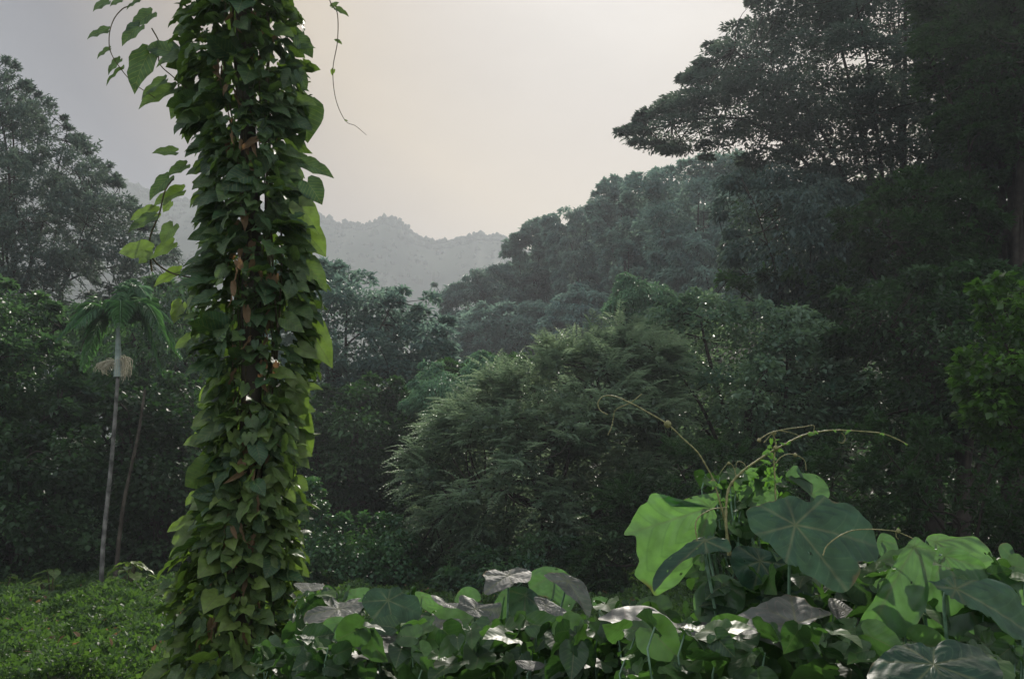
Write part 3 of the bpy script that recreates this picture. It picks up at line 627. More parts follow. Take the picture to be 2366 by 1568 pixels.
# ------------------------------------------------------------------ creeper covered trunk
def small_leaf(mb, base, tip, D, width, rng, nrm_=None, tint=None, dd=0.0):
    """one leaf given by its base and tip on the photo view at depth D"""
    a = atb(*base, D); b = atb(*tip, D + dd); L = np.linalg.norm(b - a); width = width * 1.25
    n_ = np.array([0, -1., .35]) if nrm_ is None else np.array(nrm_, float)
    add_leaves(mb, a[None], (b - a)[None], n_[None], np.array([L]), np.array([width * L]), T_HEART, np.array([rng.random() if tint is None else tint]))
def vine_tower():
    rng = np.random.default_rng(21); D = 5.0
    prof = np.array([(-260, 565, 150), (-60, 560, 150), (0, 555, 150), (100, 555, 155), (200, 560, 148), (300, 572, 128), (400, 582, 125), (500, 588, 125), (600, 590, 132), (700, 590, 138), (800, 595, 135), (900, 590, 112),
                     (1000, 588, 112), (1100, 582, 118), (1200, 575, 125), (1300, 560, 138), (1400, 550, 150), (1500, 548, 165), (1620, 552, 180), (1900, 560, 200), (2160, 560, 210)], float)
    Zs = []; C = []; R = []
    for (by, cx, hw) in prof:
        p = atb(cx, by, D); C.append(p); R.append(hw * K / FPX * D)
    C = np.array(C); R = np.array(R); zz = C[:, 2]; o = np.argsort(zz); zz, C, R = zz[o], C[o], R[o]
    zmin = 0.02; zmax = zz.max() + .8
    cxz = lambda z: np.interp(z, zz, C[:, 0]); rz = lambda z: np.interp(z, zz, R) * np.where(np.asarray(z) < 2.3, .92, 1.0)
    base = np.array([cxz(0), D, 0.0]); root = empty('creeper_covered_trunk', base, 'tall trunk completely covered in heart leaved creeper, sky showing through', 'tree')
    t = MB(); zs = np.linspace(-.1, zmax, 26); tube(t, np.stack([cxz(zs) + .03 * np.sin(zs * 1.7), np.full(26, D) + .03 * np.cos(zs * 2), zs], -1), .065, .035, 10, rough=.25, rng=rng)
    t.obj('trunk', M['bark'], root, smooth=True)
    # twining stems
    s = MB()
    for q in range(12):
        a0 = rng.uniform(0, 6.28); w = rng.uniform(-.9, .9); rr = rng.uniform(.2, .5); zs = np.linspace(0, zmax, 40); a = a0 + w * zs + .4 * np.sin(zs * 2.2 + q)
        r = rz(zs) * rr * (1 + .2 * np.sin(zs * 3 + q)); tube(s, np.stack([cxz(zs) + r * np.cos(a), D + r * np.sin(a), zs], -1), rng.uniform(.003, .008), None, 5)
    s.obj('vine_stems', M['stem'], root, smooth=True)
    # foliage, shingled leaves
    f = MB(); n = 9600; z = zmin + (zmax - zmin) * rng.random(n); a = rng.uniform(0, 2 * np.pi, n)
    dn = .5 + .5 * np.sin(z * 7.3 + 2.1 * a) * np.cos(a * 3 - z * 4.4); kp = rng.random(n) < np.where(z > 2.2, .20 + .66 * dn, .55 + .45 * dn); z, a = z[kp], a[kp]; n = len(z)
    rad = rz(z) * (.45 + .47 * rng.random(n) ** .7) * (1 + .16 * np.sin(z * 5.1 + 2 * a) + .10 * np.sin(z * 11 + 5 * a))
    P = np.stack([cxz(z) + rad * np.cos(a), D + rad * np.sin(a), z], -1)
    u = np.stack([np.cos(a), np.sin(a), 0 * a], -1)
    D_ = u * rng.uniform(.45, 1.3, (n, 1)) + np.stack([0 * a, 0 * a, -rng.uniform(.1, 1.1, n)], -1) + rng.normal(size=(n, 3)) * .5
    Nn = u * .6 + np.array([0, 0, .8]) + rng.normal(size=(n, 3)) * .45
    L = rng.uniform(.035, .10, n) * np.where(rng.random(n) < .12, rng.uniform(1.3, 1.9, n), 1)
    add_leaves(f, P, D_, Nn, L, L * rng.uniform(.75, 1.0, n), T_HEART, np.clip(rng.random(n) ** 1.2 * np.where(z > 2.4, .35, .8) + .05 * (z < 1.8), 0, 1))
    n = 420; z = rng.uniform(.4, zmax, n); sg = np.where(rng.random(n) < .5, 1., -1.); a = np.where(sg > 0, 0, math.pi) + rng.normal(size=n) * .45
    rad = rz(z) * rng.uniform(.62, .9, n); P = np.stack([cxz(z) + rad * np.cos(a), D + rad * np.sin(a), z], -1)
    D_ = np.stack([np.cos(a), np.sin(a) * .6, -rng.uniform(.0, .9, n)], -1); L = rng.uniform(.09, .17, n)
    add_leaves(f, P, D_, rng.normal(size=(n, 3)) * .35 + [0, -.8, .6], L, L * rng.uniform(.5, .8, n), T_HEART, np.clip(rng.random(n) * np.where(z > 2.4, .35, 1), 0, 1))
    # leaves that stand out from the outline
    out_l = [((322, 60), (276, 98), .62), ((345, 120), (300, 205), .6), ((400, 120), (330, 100), .55), ((350, 30), (300, 60), .7), ((400, 205), (312, 240), .4), ((440, 215), (385, 268), .75), ((380, 185), (318, 222), .35),
             ((405, 350), (350, 347), .45), ((430, 380), (385, 400), .6), ((390, 410), (340, 455), .5), ((420, 440), (345, 470), .4), ((395, 465), (372, 488), .8), ((362, 490), (298, 500), .62), ((355, 500), (290, 530), .4), ((400, 520), (370, 560), .7),
             ((345, 578), (268, 575), .55), ((350, 585), (315, 605), .7), ((400, 560), (350, 590), .6), ((415, 625), (350, 655), .4), ((420, 700), (395, 745), .7), ((450, 780), (400, 800), .6),
             ((480, 960), (440, 980), .75), ((475, 940), (450, 930), .4), ((455, 1140), (425, 1165), .6), ((440, 1200), (380, 1225), .4), ((440, 1235), (390, 1250), .8), ((430, 1260), (388, 1285), .6), ((440, 1310), (400, 1360), .5), ((420, 1370), (380, 1400), .6), ((430, 1440), (385, 1470), .5), ((440, 1500), (370, 1550), .45),
             ((690, 90), (725, 130), .7), ((690, 110), (726, 105), .4), ((690, 165), (710, 205), .5), ((700, 240), (710, 320), .85), ((690, 330), (705, 300), .6), ((700, 375), (771, 402), .42), ((710, 420), (745, 467), .8), ((690, 470), (738, 535), .6), ((700, 530), (753, 585), .7), ((690, 560), (720, 600), .6),
             ((700, 600), (755, 665), .5), ((690, 690), (735, 745), .6), ((700, 740), (768, 840), .5), ((690, 800), (735, 825), .6), ((680, 900), (705, 970), .6), ((690, 960), (720, 1050), .45), ((680, 1110), (712, 1130), .9), ((670, 1190), (710, 1160), .4), ((670, 1290), (715, 1330), .5)]
    for (b0, b1, w) in out_l:
        left = b1[0] < b0[0]
        small_leaf(f, b0, b1, D + rng.uniform(-.12, .12), w, rng, nrm_=[(-.12 if left else .12), -1, .3], tint=(rng.random() * .25 if b0[1] < 430 else .25 + .6 * rng.random()), dd=rng.uniform(-.04, .04))
    f.obj('foliage', M['vine'], root, smooth=True)
    # withered brown leaves caught inside
    d = MB(); n = 210; z = 0.5 + (zmax - .5) * rng.random(n) ** 1.5; a = -math.pi / 2 + rng.normal(size=n) * .75; rad = rz(z) * rng.uniform(.5, .9, n)
    P = np.stack([cxz(z) + .03 + rad * np.cos(a) * .7, D + rad * np.sin(a), z], -1)
    add_leaves(d, P, rng.normal(size=(n, 3)) * .3 + [0, -.2, -1], rng.normal(size=(n, 3)) + [0, -1, 0], rng.uniform(.05, .11, n), rng.uniform(.02, .045, n), T_HEART, rng=rng)
    d.obj('withered_leaves', M['dead'], root, smooth=True)
    # loose strand at the top left
    g = MB(); q = 900 / 1700 * 2366 / 2500
    sp = [(600, 10), (555, 30), (522, 90), (512, 170), (520, 250), (560, 320), (610, 375), (705, 440)]
    tube(g, smooth_path([atb(a * q, b * q, D) + [0, .03 * math.sin(i_), 0] for i_, (a, b) in enumerate([(760, -60)] + sp)], 6), .0035, .0025, 5)
    g.obj('loose_strand', M['stem'], root, smooth=True); g = MB()
    tube(g, smooth_path([atb(a * q, b * q, D) for (a, b) in [(700, 1250), (690, 1150), (695, 1080), (735, 980), (760, 880), (800, 820)]], 6), .006, .004, 5)
    g.obj('loose_strand', M['stem'], root, smooth=True); g = MB()
    tube(g, smooth_path([atb(a * q, b * q, D) for (a, b) in [(690, 1150), (720, 1210), (800, 1260), (950, 1290)]], 6), .006, .004, 5)
    g.obj('loose_strand', M['stem'], root, smooth=True); g = MB()
    tube(g, smooth_path([atb(a * q, b * q, D) for (a, b) in [(700, 130), (735, 200), (735, 290), (800, 355), (900, 440)]], 6), .004, .003, 5)
    g.obj('loose_strand', M['stem'], root, smooth=True)
    h = MB()
    for (b0, b1, w) in [((500, 5), (418, 40), .75), ((560, 0), (500, 20), .7), ((495, 140), (390, 165), .5), ((505, 225), (438, 262), .45), ((552, 275), (488, 335), .55), ((565, 315), (475, 382), .22), ((640, 5), (575, 35), .4)]:
        small_leaf(h, (b0[0] * q, b0[1] * q), (b1[0] * q, b1[1] * q), D, w, rng, nrm_=[-.2, -.9, .4], tint=.1)
    h.obj('strand_leaves', M['vine'], root, smooth=True)
    # dangling strand right of the trunk, hangs from the top of the trunk
    top = np.array([cxz(zmax - .2), D, zmax - .2])
    path = [top, top * .5 + atb(780, -150, D) * .5 + [0, 0, .22], atb(745, -90, D), atb(1520 * q, 0, D), atb(1555 * q, 60 * q, D), atb(1556 * q, 190 * q, D), atb(1535 * q, 320 * q, D), atb(1548 * q, 455 * q, D), atb(1592 * q, 555 * q, D), atb(1640 * q, 580 * q, D), atb(1690 * q, 622 * q, D)]
    w = MB(); sp_ = smooth_path(path, 8); tube(w, sp_, np.linspace(.004, .0012, len(sp_)), sides=5)
    dr = w.obj('dangling_vine', M['stem'], None, smooth=True); tag(dr, 'thin dangling vine with tiny leaves against the sky', 'vine')
    e = MB()
    for (b0, b1, w_) in [((1530, 30), (1562, 5), .6), ((1550, 38), (1610, 68), .38), ((1560, 190), (1540, 178), .6), ((1555, 185), (1578, 202), .5), ((1537, 320), (1530, 345), .7), ((1537, 315), (1530, 312), .8), ((1590, 553), (1605, 556), .5)]:
        small_leaf(e, (b0[0] * q, b0[1] * q), (b1[0] * q, b1[1] * q), D, w_, rng)
    e.obj('foliage', M['vine'], dr, smooth=True)
vine_tower()

# ------------------------------------------------------------------ foreground broad leaves
def set_leaf_attrs(me, vein, sec, rim):
    for nme, arr in (('vein', vein), ('sec', sec), ('rim', rim)):
        a = me.attributes.new(nme, 'FLOAT', 'POINT'); a.data.foreach_set('value', np.asarray(arr, float))
def blade(outline3, c3, nvec, tipdir_idx, nv=7, cup=.0, wave=.02, seed=0, M_=84, rings=36, droop=0.0):
    """outline3: closed 3-D outline; c3: where the stalk joins. Returns V, F3, F4, vein, sec"""
    rng = np.random.default_rng(seed); O = np.asarray(outline3); c3 = np.asarray(c3); nvec = norm(nvec)
    a0, a1, a2, a3 = np.roll(O, 1, 0), O, np.roll(O, -1, 0), np.roll(O, -2, 0); sub = 5; P = []
    for t in np.linspace(0, 1, sub, endpoint=False):
        P.append(.5 * (2 * a1 + (a2 - a0) * t + (2 * a0 - 5 * a1 + 4 * a2 - a3) * t * t + (3 * a1 - a0 - 3 * a2 + a3) * t ** 3))
    P = np.stack(P, 1).reshape(-1, 3); M_ = len(P)
    R = np.linalg.norm(P - c3, axis=1); size = R.max()
    e1 = norm(O[tipdir_idx] - c3); e1 = norm(e1 - (e1 @ nvec) * nvec); e2 = np.cross(nvec, e1)
    th = np.arctan2((P - c3) @ e2, (P - c3) @ e1)
    step = 2 * np.pi / nv; dth = np.abs(((th / step + .5) % 1) - .5) * 2        # 0 on a main vein, 1 between
    ph = rng.uniform(0, 6.28, 3)
    V = [c3]; vein = [1.0]; sec = [0.0]
    for r in range(1, rings + 1):
        f = r / rings; X_ = c3 + (P - c3) * f; rr = R * f / size
        lift = size * (cup * rr ** 2 + .006 * np.sin(34 * (rr - .28 * dth)) * np.clip(rr * 2, 0, 1) + wave * rr ** 2 * (np.sin(3 * th + ph[0]) + .6 * np.sin(5 * th + ph[1]) + .4 * np.sin(9 * th + ph[2])) + .035 * rr ** .6 * dth) - droop * size * rr ** 2.4
        if f > .8: lift = lift + size * .012 * np.sin(17 * th + ph[1]) * (f - .8) / .2
        V += list(X_ + nvec * lift[:, None])
        vein += list(np.exp(-(dth * step / 2 * rr / .014) ** 2) * (1 - .3 * f)); sec += list(rr - .28 * dth)
    V = np.array(V); F3 = np.array([[0, 1 + i, 1 + (i + 1) % M_] for i in range(M_)]); F4 = []
    for r in range(rings - 1):
        a = 1 + r * M_; b = a + M_
        for i in range(M_): F4.append([a + i, b + i, b + (i + 1) % M_, a + (i + 1) % M_])
    return V, F3, np.array(F4), vein, sec
def plane_pt(px, py, p0, n):
    d = ray(px, py); o = np.array([0, 0, CAM_H]); t = ((p0 - o) @ n) / (d @ n); return o + d * t
def traced(parent, pts, c, D, n, mat, tip=0, label=None, stalk=None, cup=0.0, wave=.02, seed=0, droop=0.0, nv=7, tint=.5, world=None):
    """big leaf whose outline (1024 px wide view) lies in a tilted plane through its stalk at depth D"""
    n = norm(np.array(n, float)); c3 = at(c[0], c[1], D); O = np.array([plane_pt(a, b, c3, n) for a, b in pts])
    V, F3, F4, ve, se = blade(O, c3, n, tip, nv, cup, wave, seed, droop=droop)
    # insect holes
    hr = np.random.default_rng(seed + 5); fc = V[F4].mean(1); keep = np.ones(len(F4), bool); sz = np.linalg.norm(O - c3, axis=1).max()
    for _ in range(int(hr.integers(1, 5))):
        h = fc[int(hr.integers(len(fc) // 3, len(fc)))]; keep &= np.linalg.norm(fc - h, axis=1) > sz * hr.uniform(.006, .02)
    F4 = F4[keep]
    mb = MB(); mb.add(V, F3, tint); mb.F.append(F4)
    o = mb.obj('leaf', M[mat], parent, smooth=True); set_leaf_attrs(o.data, ve, se, np.concatenate([[0], np.repeat(np.arange(1, 37) / 36, (len(V) - 1) // 36)]))
    if label: o['label'] = label
    return o, c3
Zr = lambda L: [(593.9 + .18466 * a, 388.7 + .1845 * b) for a, b in L]
Zm = lambda L: [(286.7 + .17162 * a, 409.2 + .17146 * b) for a, b in L]

def plant(name, label, bx, D, leaves, fill, group=None, conv=Zr, fillmat='fill', stalkmat='petiole', tiny=0):
    """leaves: (outline, centre, depth, normal, material, cup, wave, droop, label)"""
    rng = np.random.default_rng(int(abs(bx) * 7 + D * 100) % 99991)
    x0 = (bx - 512) / FPX * D; b = np.array([x0, D + .1, float(terrain(x0, D + .1))])
    root = empty(name, b, label, 'plant', group); st = MB(); k = 0
    crown = b + np.array([0, 0, .75])
    tube(st, smooth_path([b, b + [.03, 0, .4], crown], 4), .018, .012, 7)
    for (pts, c, dd, n, mat, cup, wave, droop, lab) in leaves:
        c2 = conv([c])[0]; o, c3 = traced(root, conv(pts), c2, dd, n, mat, 0, lab, None, cup, wave, seed=k + int(c[0]), droop=droop, tint=rng.random()); k += 1
        nn = norm(np.array(n, float)); nn = nn if nn[2] > 0 else -nn
        q = smooth_path([crown, (crown + c3) / 2 + [0, .02, -.06], c3 - nn * .05 - [0, 0, .03], c3 - nn * .006], 6)
        tube(st, q, .006, .0028, 7)
    f = MB()
    for (px0, px1, py0, py1, d0, d1, num, l0, l1) in fill:
        num = int(num * 2.2); l0 *= .7; l1 *= .78
        px = rng.uniform(px0, px1, num); py = rng.uniform(py0, py1, num); dd = rng.uniform(d0, d1, num)
        P = np.array([at(a, c_, e) for a, c_, e in zip(px, py, dd)]); L = rng.uniform(l0, l1, num)
        a = rng.uniform(0, 6.28, num); Dv = np.stack([np.cos(a), np.sin(a), rng.uniform(-1.2, .3, num)], -1); Nn = rng.normal(size=(num, 3)) * .75 + [0, -.3, .7]
        add_leaves(f, P, Dv, Nn, L, L * rng.uniform(.75, 1.05, num), T_HEART, rng=rng)
        for p_ in P[::8]:
            tube(st, smooth_path([[p_[0] * .6 + b[0] * .4, p_[1], max(.3, p_[2] - .5)], p_ - [0.01, 0, .1], p_], 3), .003, .002, 4)
    # lower leaves down to the ground
    num = 60; P = b + rng.normal(size=(num, 3)) * [.3, .25, 0] + np.stack([0 * np.arange(num), 0 * np.arange(num), rng.uniform(.15, 1.0, num)], -1); a = rng.uniform(0, 6.28, num)
    add_leaves(f, P, np.stack([np.cos(a), np.sin(a), -.4 + 0 * a], -1), rng.normal(size=(num, 3)) * .4 + [0, 0, 1], rng.uniform(.1, .2, num), rng.uniform(.09, .17, num), T_HEART, rng=rng)
    f.obj('foliage', M[fillmat], root, smooth=True)
    st.obj('stalks', M[stalkmat], root, smooth=True)
    return root

UP = (0, -.25, 1)
tall = [
 ([(180, 785), (215, 720), (250, 640), (290, 610), (310, 570), (345, 563), (375, 590), (400, 620), (430, 636), (480, 600), (560, 575), (665, 562), (690, 590), (655, 640), (665, 700), (650, 780), (600, 860), (580, 900), (530, 970), (470, 1050), (410, 1090), (360, 1120), (320, 1075), (250, 1020), (240, 990), (262, 930), (245, 880), (238, 810), (225, 790)],
  (630, 640), 2.75, (.25, -1, .05), 'big', -.05, .035, .05, 'bright green hanging leaf lit through from behind, pointed tip to the left'),
 ([(1380, 1080), (1290, 1072), (1200, 1020), (1100, 960), (1030, 920), (960, 850), (900, 800), (850, 750), (828, 655), (900, 620), (985, 600), (1070, 575), (1130, 600), (1180, 605), (1215, 570), (1260, 570), (1320, 600), (1390, 605), (1450, 650), (1530, 740), (1560, 840), (1550, 895), (1500, 920), (1435, 935), (1445, 990)],
  (1090, 735), 2.45, (.1, -1, .62), 'bigdark', -.06, .03, .05, 'large dark blue green leaf facing the viewer with pale radiating veins'),
 ([(1040, 465), (1075, 420), (1105, 418), (1100, 450), (1190, 460), (1250, 500), (1272, 540), (1270, 590), (1200, 600), (1150, 555), (1090, 505)], (1180, 570), 2.8, (-.2, -1, .3), 'big', 0, .05, 0, 'small pale green leaf on top'),
 ([(790, 445), (830, 425), (890, 435), (940, 480), (1000, 560), (960, 640), (880, 660), (800, 620), (765, 560), (755, 500)], (880, 600), 2.8, (.1, -1, .2), 'big', 0, .03, 0, 'bright leaf behind the tendrils'),
 ([(320, 1055), (312, 990), (380, 915), (470, 860), (540, 815), (620, 795), (720, 815), (740, 870), (650, 880), (560, 900), (480, 930), (420, 960), (350, 1000)], (600, 820), 2.55, (-.3, -1, 1.0), 'bigdark', -.1, .04, .1, 'dark folded leaf in front of the bright one'),
 ([(860, 1120), (800, 1060), (740, 940), (760, 860), (830, 850), (960, 880), (1080, 960), (1200, 1050), (1180, 1120), (1050, 1150), (950, 1160)], (900, 930), 2.7, (.2, -1, .3), 'bigdark', 0, .04, .05, None),
 ([(560, 1240), (540, 1120), (600, 1040), (700, 1000), (800, 1060), (820, 1160), (760, 1240), (660, 1280)], (700, 1060), 2.65, (0, -1, .35), 'big', 0, .04, .05, None),
 ([(740, 560), (700, 640), (690, 740), (720, 860), (800, 880), (850, 800), (840, 700), (820, 610)], (780, 620), 2.85, (.2, -1, .1), 'big', 0, .04, 0, None),
 ([(1555, 780), (1620, 800), (1650, 870), (1650, 950), (1600, 960), (1550, 900), (1530, 840)], (1560, 820), 2.9, (0, -1, .2), 'big', 0, .03, 0, None),
]
plant('broad_leaved_plant', 'tallest broad leaved plant with creeper tendrils, right of centre in front', 770, 2.8, tall,
      [(700, 800, 470, 560, 2.75, 3.0, 70, .04, .09), (690, 800, 560, 640, 2.6, 2.95, 45, .05, .12), (740, 850, 560, 640, 2.6, 3.0, 40, .06, .13)])
right = [
 ([(1420, 1400), (1408, 1300), (1440, 1225), (1500, 1150), (1560, 1050), (1620, 950), (1680, 860), (1740, 800), (1790, 830), (1850, 870), (1835, 950), (1815, 1060), (1795, 1180), (1730, 1290), (1620, 1350), (1540, 1355), (1480, 1410)],
  (1735, 850), 2.3, (-.55, -1, .25), 'big', -.1, .03, .08, 'large ribbed green leaf hanging on edge'),
 ([(2400, 1250), (2329, 1165), (2270, 1120), (2230, 1045), (2160, 1020), (2050, 1000), (1950, 960), (1850, 880), (1800, 805), (1870, 783), (1960, 802), (2060, 795), (2110, 830), (2160, 910), (2230, 980), (2329, 1060), (2420, 1150)],
  (1850, 825), 2.55, (.1, -1, .35), 'big', 0, .03, .04, 'yellow green leaf lit through, arching to the right edge'),
 ([(2130, 1395), (1980, 1365), (1840, 1372), (1790, 1285), (1780, 1200), (1805, 1060), (1840, 880), (1940, 850), (2050, 900), (2120, 960), (2150, 1040), (2205, 1180), (2200, 1310)],
  (1900, 900), 2.45, (.15, -1, .1), 'big', 0, .03, 0, 'lit green leaf behind the dark one'),
 ([(2460, 1330), (2329, 1345), (2240, 1310), (2150, 1240), (2050, 1190), (1950, 1140), (1880, 1090), (1810, 1035), (1860, 1040), (1930, 1010), (1980, 1030), (2080, 1032), (2160, 1020), (2230, 1050), (2290, 1110), (2350, 1180), (2440, 1270)],
  (1960, 1080), 2.2, (.3, -1, .7), 'bigdark', -.05, .035, .05, 'dark green leaf reaching to the right edge'),
 ([(2200, 840), (2240, 832), (2270, 860), (2250, 880), (2300, 930), (2360, 980), (2400, 1060), (2329, 1020), (2270, 970), (2215, 930), (2190, 880)], (2300, 960), 2.6, (0, -1, .3), 'big', 0, .05, 0, 'small curled pale leaf at the right edge'),
 ([(1490, 1010), (1560, 1005), (1600, 1040), (1560, 1100), (1500, 1090)], (1540, 1040), 2.6, (0, -1, .3), 'big', 0, .05, 0, None),
]
plant('broad_leaved_plant', 'broad leaved plant with huge upright leaves at the right edge', 960, 2.45, right,
      [(870, 1024, 560, 660, 2.4, 2.8, 60, .06, .13), (840, 900, 560, 640, 2.6, 3.0, 30, .06, .12)])
low = [
 ([(1640, 1690), (1490, 1580), (1500, 1490), (1560, 1430), (1650, 1380), (1760, 1375), (1830, 1400), (1900, 1360), (2060, 1360), (2140, 1410), (2200, 1480), (2215, 1560), (2150, 1650), (1900, 1720)],
  (1840, 1490), 1.95, (0, -.62, 1), 'bigdark', -.04, .04, .04, 'dark leaf with pale veins at the bottom right corner'),
]
plant('broad_leaved_plant', 'low dark leaved plant in the bottom right corner', 930, 2.0, low, [(860, 1024, 640, 700, 2.0, 2.4, 30, .06, .12)])
mid = [
 ([(20, 1210), (90, 1183), (180, 1160), (290, 1170), (380, 1215), (450, 1270), (560, 1262), (640, 1270), (700, 1310), (742, 1400), (690, 1425), (600, 1400), (520, 1380), (440, 1345), (380, 1358), (250, 1368), (170, 1345), (110, 1285)],
  (460, 1300), 2.6, (-.08, -.42, 1), 'biggrey', -.02, .05, .02, 'wide leaf lying flat, grey sheen painted in, with a notched pale edge'),
 ([(680, 1270), (760, 1210), (840, 1190), (900, 1160), (960, 1140), (1050, 1110), (1120, 1130), (1180, 1170), (1290, 1190), (1250, 1230), (1180, 1262), (1150, 1320), (1120, 1385), (1040, 1405), (960, 1385), (900, 1372), (820, 1372), (770, 1340), (740, 1300)],
  (1095, 1270), 2.35, (.05, -.55, 1), 'biggrey', -.02, .05, .03, 'leaf with painted grey sheen lying flat under the large dark leaf'),
 ([(1290, 1120), (1400, 1190), (1460, 1240), (1400, 1290), (1330, 1250), (1270, 1180)], (1360, 1200), 2.5, (.1, -.5, 1), 'biggrey', 0, .05, .05, None),
]
plant('broad_leaved_plant', 'broad leaved plant with two flat leaves of painted sheen below the tallest plant', 745, 2.55, mid,
      [(620, 880, 625, 690, 2.1, 3.0, 150, .05, .13), (600, 720, 600, 660, 2.8, 3.3, 45, .06, .13)])
c1 = [
 ([(100, 1190), (180, 1150), (272, 1142), (265, 1095), (315, 1122), (430, 1090), (415, 1120), (458, 1140), (350, 1222), (270, 1215), (200, 1240), (125, 1252)], (300, 1160), 3.7, (0, -.4, 1), 'biggrey', 0, .05, .03, 'leaf with painted pale sheen lying flat beside the creeper covered trunk'),
 ([(640, 1330), (560, 1300), (500, 1220), (450, 1150), (440, 1100), (500, 1040), (590, 1042), (650, 1032), (690, 1070), (760, 1090), (782, 1170), (780, 1250), (730, 1315)], (590, 1110), 3.6, (.05, -1, .45), 'bigdark', -.04, .03, .03, 'large round dark leaf facing the viewer'),
 ([(490, 1458), (440, 1412), (400, 1380), (375, 1342), (440, 1320), (480, 1288), (540, 1312), (600, 1298), (650, 1310), (682, 1370), (620, 1402), (550, 1432)], (530, 1325), 3.3, (0, -.55, 1), 'biggrey', 0, .05, .03, 'leaf with painted pale sheen below the round dark one'),
 ([(40, 1015), (120, 1008), (220, 1020), (215, 1045), (120, 1062), (80, 1050)], (130, 1035), 4.3, (0, -.3, 1), 'biggrey', 0, .05, 0, None),
 ([(330, 1110), (345, 1060), (400, 1040), (480, 1040), (470, 1100), (430, 1130), (370, 1130)], (400, 1090), 3.9, (0, -1, .3), 'big', 0, .04, 0, None),
 ([(210, 1250), (240, 1215), (320, 1205), (380, 1250), (370, 1310), (280, 1335), (225, 1300)], (300, 1240), 3.5, (.1, -1, .2), 'big', 0, .04, 0, None),
 ([(750, 1060), (830, 1075), (900, 1120), (940, 1190), (900, 1205), (830, 1180), (770, 1130)], (790, 1090), 3.9, (.1, -1, .2), 'big', 0, .04, 0, None),
 ([(290, 1420), (330, 1340), (370, 1330), (360, 1390), (320, 1440), (280, 1500)], (340, 1380), 3.4, (-.3, -.7, .8), 'biggrey', 0, .05, 0, None),
]
plant('broad_leaved_plant', 'broad leaved plant nearest the creeper covered trunk with one round dark leaf', 375, 3.75, c1,
      [(300, 430, 625, 690, 3.1, 4.2, 120, .07, .16), (290, 420, 590, 640, 3.9, 4.6, 60, .07, .14)], conv=Zm)
c2 = [
 ([(1150, 1055), (1160, 990), (1143, 960), (1200, 930), (1260, 942), (1340, 925), (1422, 935), (1412, 1000), (1340, 1012), (1300, 1032), (1230, 1052)], (1290, 965), 3.7, (0, -.5, 1), 'biggrey', 0, .06, .03, 'highest pale flat leaf of this plant'),
 ([(1690, 1100), (1640, 1182), (1560, 1110), (1480, 1085), (1420, 1060), (1415, 960), (1500, 913), (1600, 930), (1660, 970), (1730, 1010)], (1560, 960), 3.8, (0, -1, .3), 'big', 0, .04, 0, 'bright green leaf lit through'),
 ([(1770, 1192), (1700, 1125), (1640, 1085), (1580, 1025), (1500, 965), (1560, 948), (1640, 960), (1730, 1010), (1762, 1080), (1782, 1140)], (1640, 1000), 3.6, (.4, -.7, .8), 'biggrey', 0, .04, .05, None),
 ([(1380, 1245), (1310, 1200), (1290, 1120), (1300, 1040), (1400, 1035), (1470, 1090), (1480, 1180)], (1390, 1080), 3.75, (0, -1, .4), 'bigdark', 0, .04, 0, 'dark upright leaf'),
 ([(1500, 1232), (1470, 1160), (1440, 1095), (1510, 1100), (1580, 1140), (1645, 1190), (1600, 1225)], (1510, 1140), 3.5, (0, -.6, 1), 'biggrey', 0, .05, .03, None),
 ([(1010, 1160), (940, 1155), (880, 1130), (840, 1088), (900, 1095), (940, 1130), (1010, 1130)], (920, 1125), 3.8, (0, -.4, 1), 'biggrey', 0, .05, 0, None),
 ([(960, 1190), (1000, 1140), (1010, 1090), (1080, 1095), (1130, 1130), (1250, 1140), (1220, 1220), (1150, 1225), (1080, 1205)], (1100, 1160), 3.6, (0, -.6, 1), 'biggrey', 0, .08, .03, None),
 ([(1020, 1342), (930, 1310), (850, 1270), (780, 1200), (840, 1210), (850, 1190), (900, 1220), (1010, 1225), (1025, 1290)], (900, 1245), 3.4, (0, -.5, 1), 'biggrey', 0, .05, .03, None),
 ([(980, 1120), (1000, 1060), (1050, 1030), (1110, 1050), (1130, 1110), (1060, 1125)], (1050, 1090), 4.0, (0, -1, .2), 'big', 0, .04, 0, None),
 ([(1190, 1180), (1250, 1060), (1310, 1040), (1330, 1150), (1290, 1230), (1230, 1230)], (1270, 1080), 3.9, (0, -1, .3), 'big', 0, .04, 0, None),
]
plant('broad_leaved_plant', 'middle broad leaved plant with the highest pale flat leaf', 500, 3.7, c2,
      [(410, 580, 622, 690, 3.0, 4.2, 150, .07, .16), (430, 560, 605, 640, 3.8, 4.4, 40, .07, .14)], conv=Zm)
c3_ = [
 ([(1690, 1240), (1780, 1235), (1850, 1260), (1890, 1330), (1880, 1430), (1800, 1400), (1730, 1330)], (1780, 1290), 3.2, (.3, -.8, .7), 'bigdark', 0, .05, .05, 'blue grey drooping leaf'),
 ([(1780, 1100), (1840, 1088), (1890, 1130), (1850, 1155), (1790, 1150)], (1830, 1120), 3.9, (0, -1, .3), 'big', 0, .05, 0, None),
 ([(1650, 1460), (1730, 1430), (1810, 1420), (1800, 1500), (1720, 1525), (1670, 1510)], (1740, 1465), 3.0, (0, -1, .4), 'big', 0, .05, 0, None),
 ([(1415, 1330), (1480, 1322), (1560, 1335), (1500, 1345), (1430, 1345)], (1490, 1334), 3.3, (0, -.3, 1), 'biggrey', 0, .05, 0, None),
 ([(1330, 1470), (1400, 1460), (1500, 1480), (1460, 1520), (1380, 1510)], (1420, 1485), 3.0, (0, -.5, 1), 'biggrey', 0, .05, 0, None),
]
plant('broad_leaved_plant', 'broad leaved plant with drooping blue grey leaf in the low gap right of the middle', 600, 3.2, c3_,
      [(550, 660, 618, 690, 2.8, 3.6, 110, .06, .14)], conv=Zm)
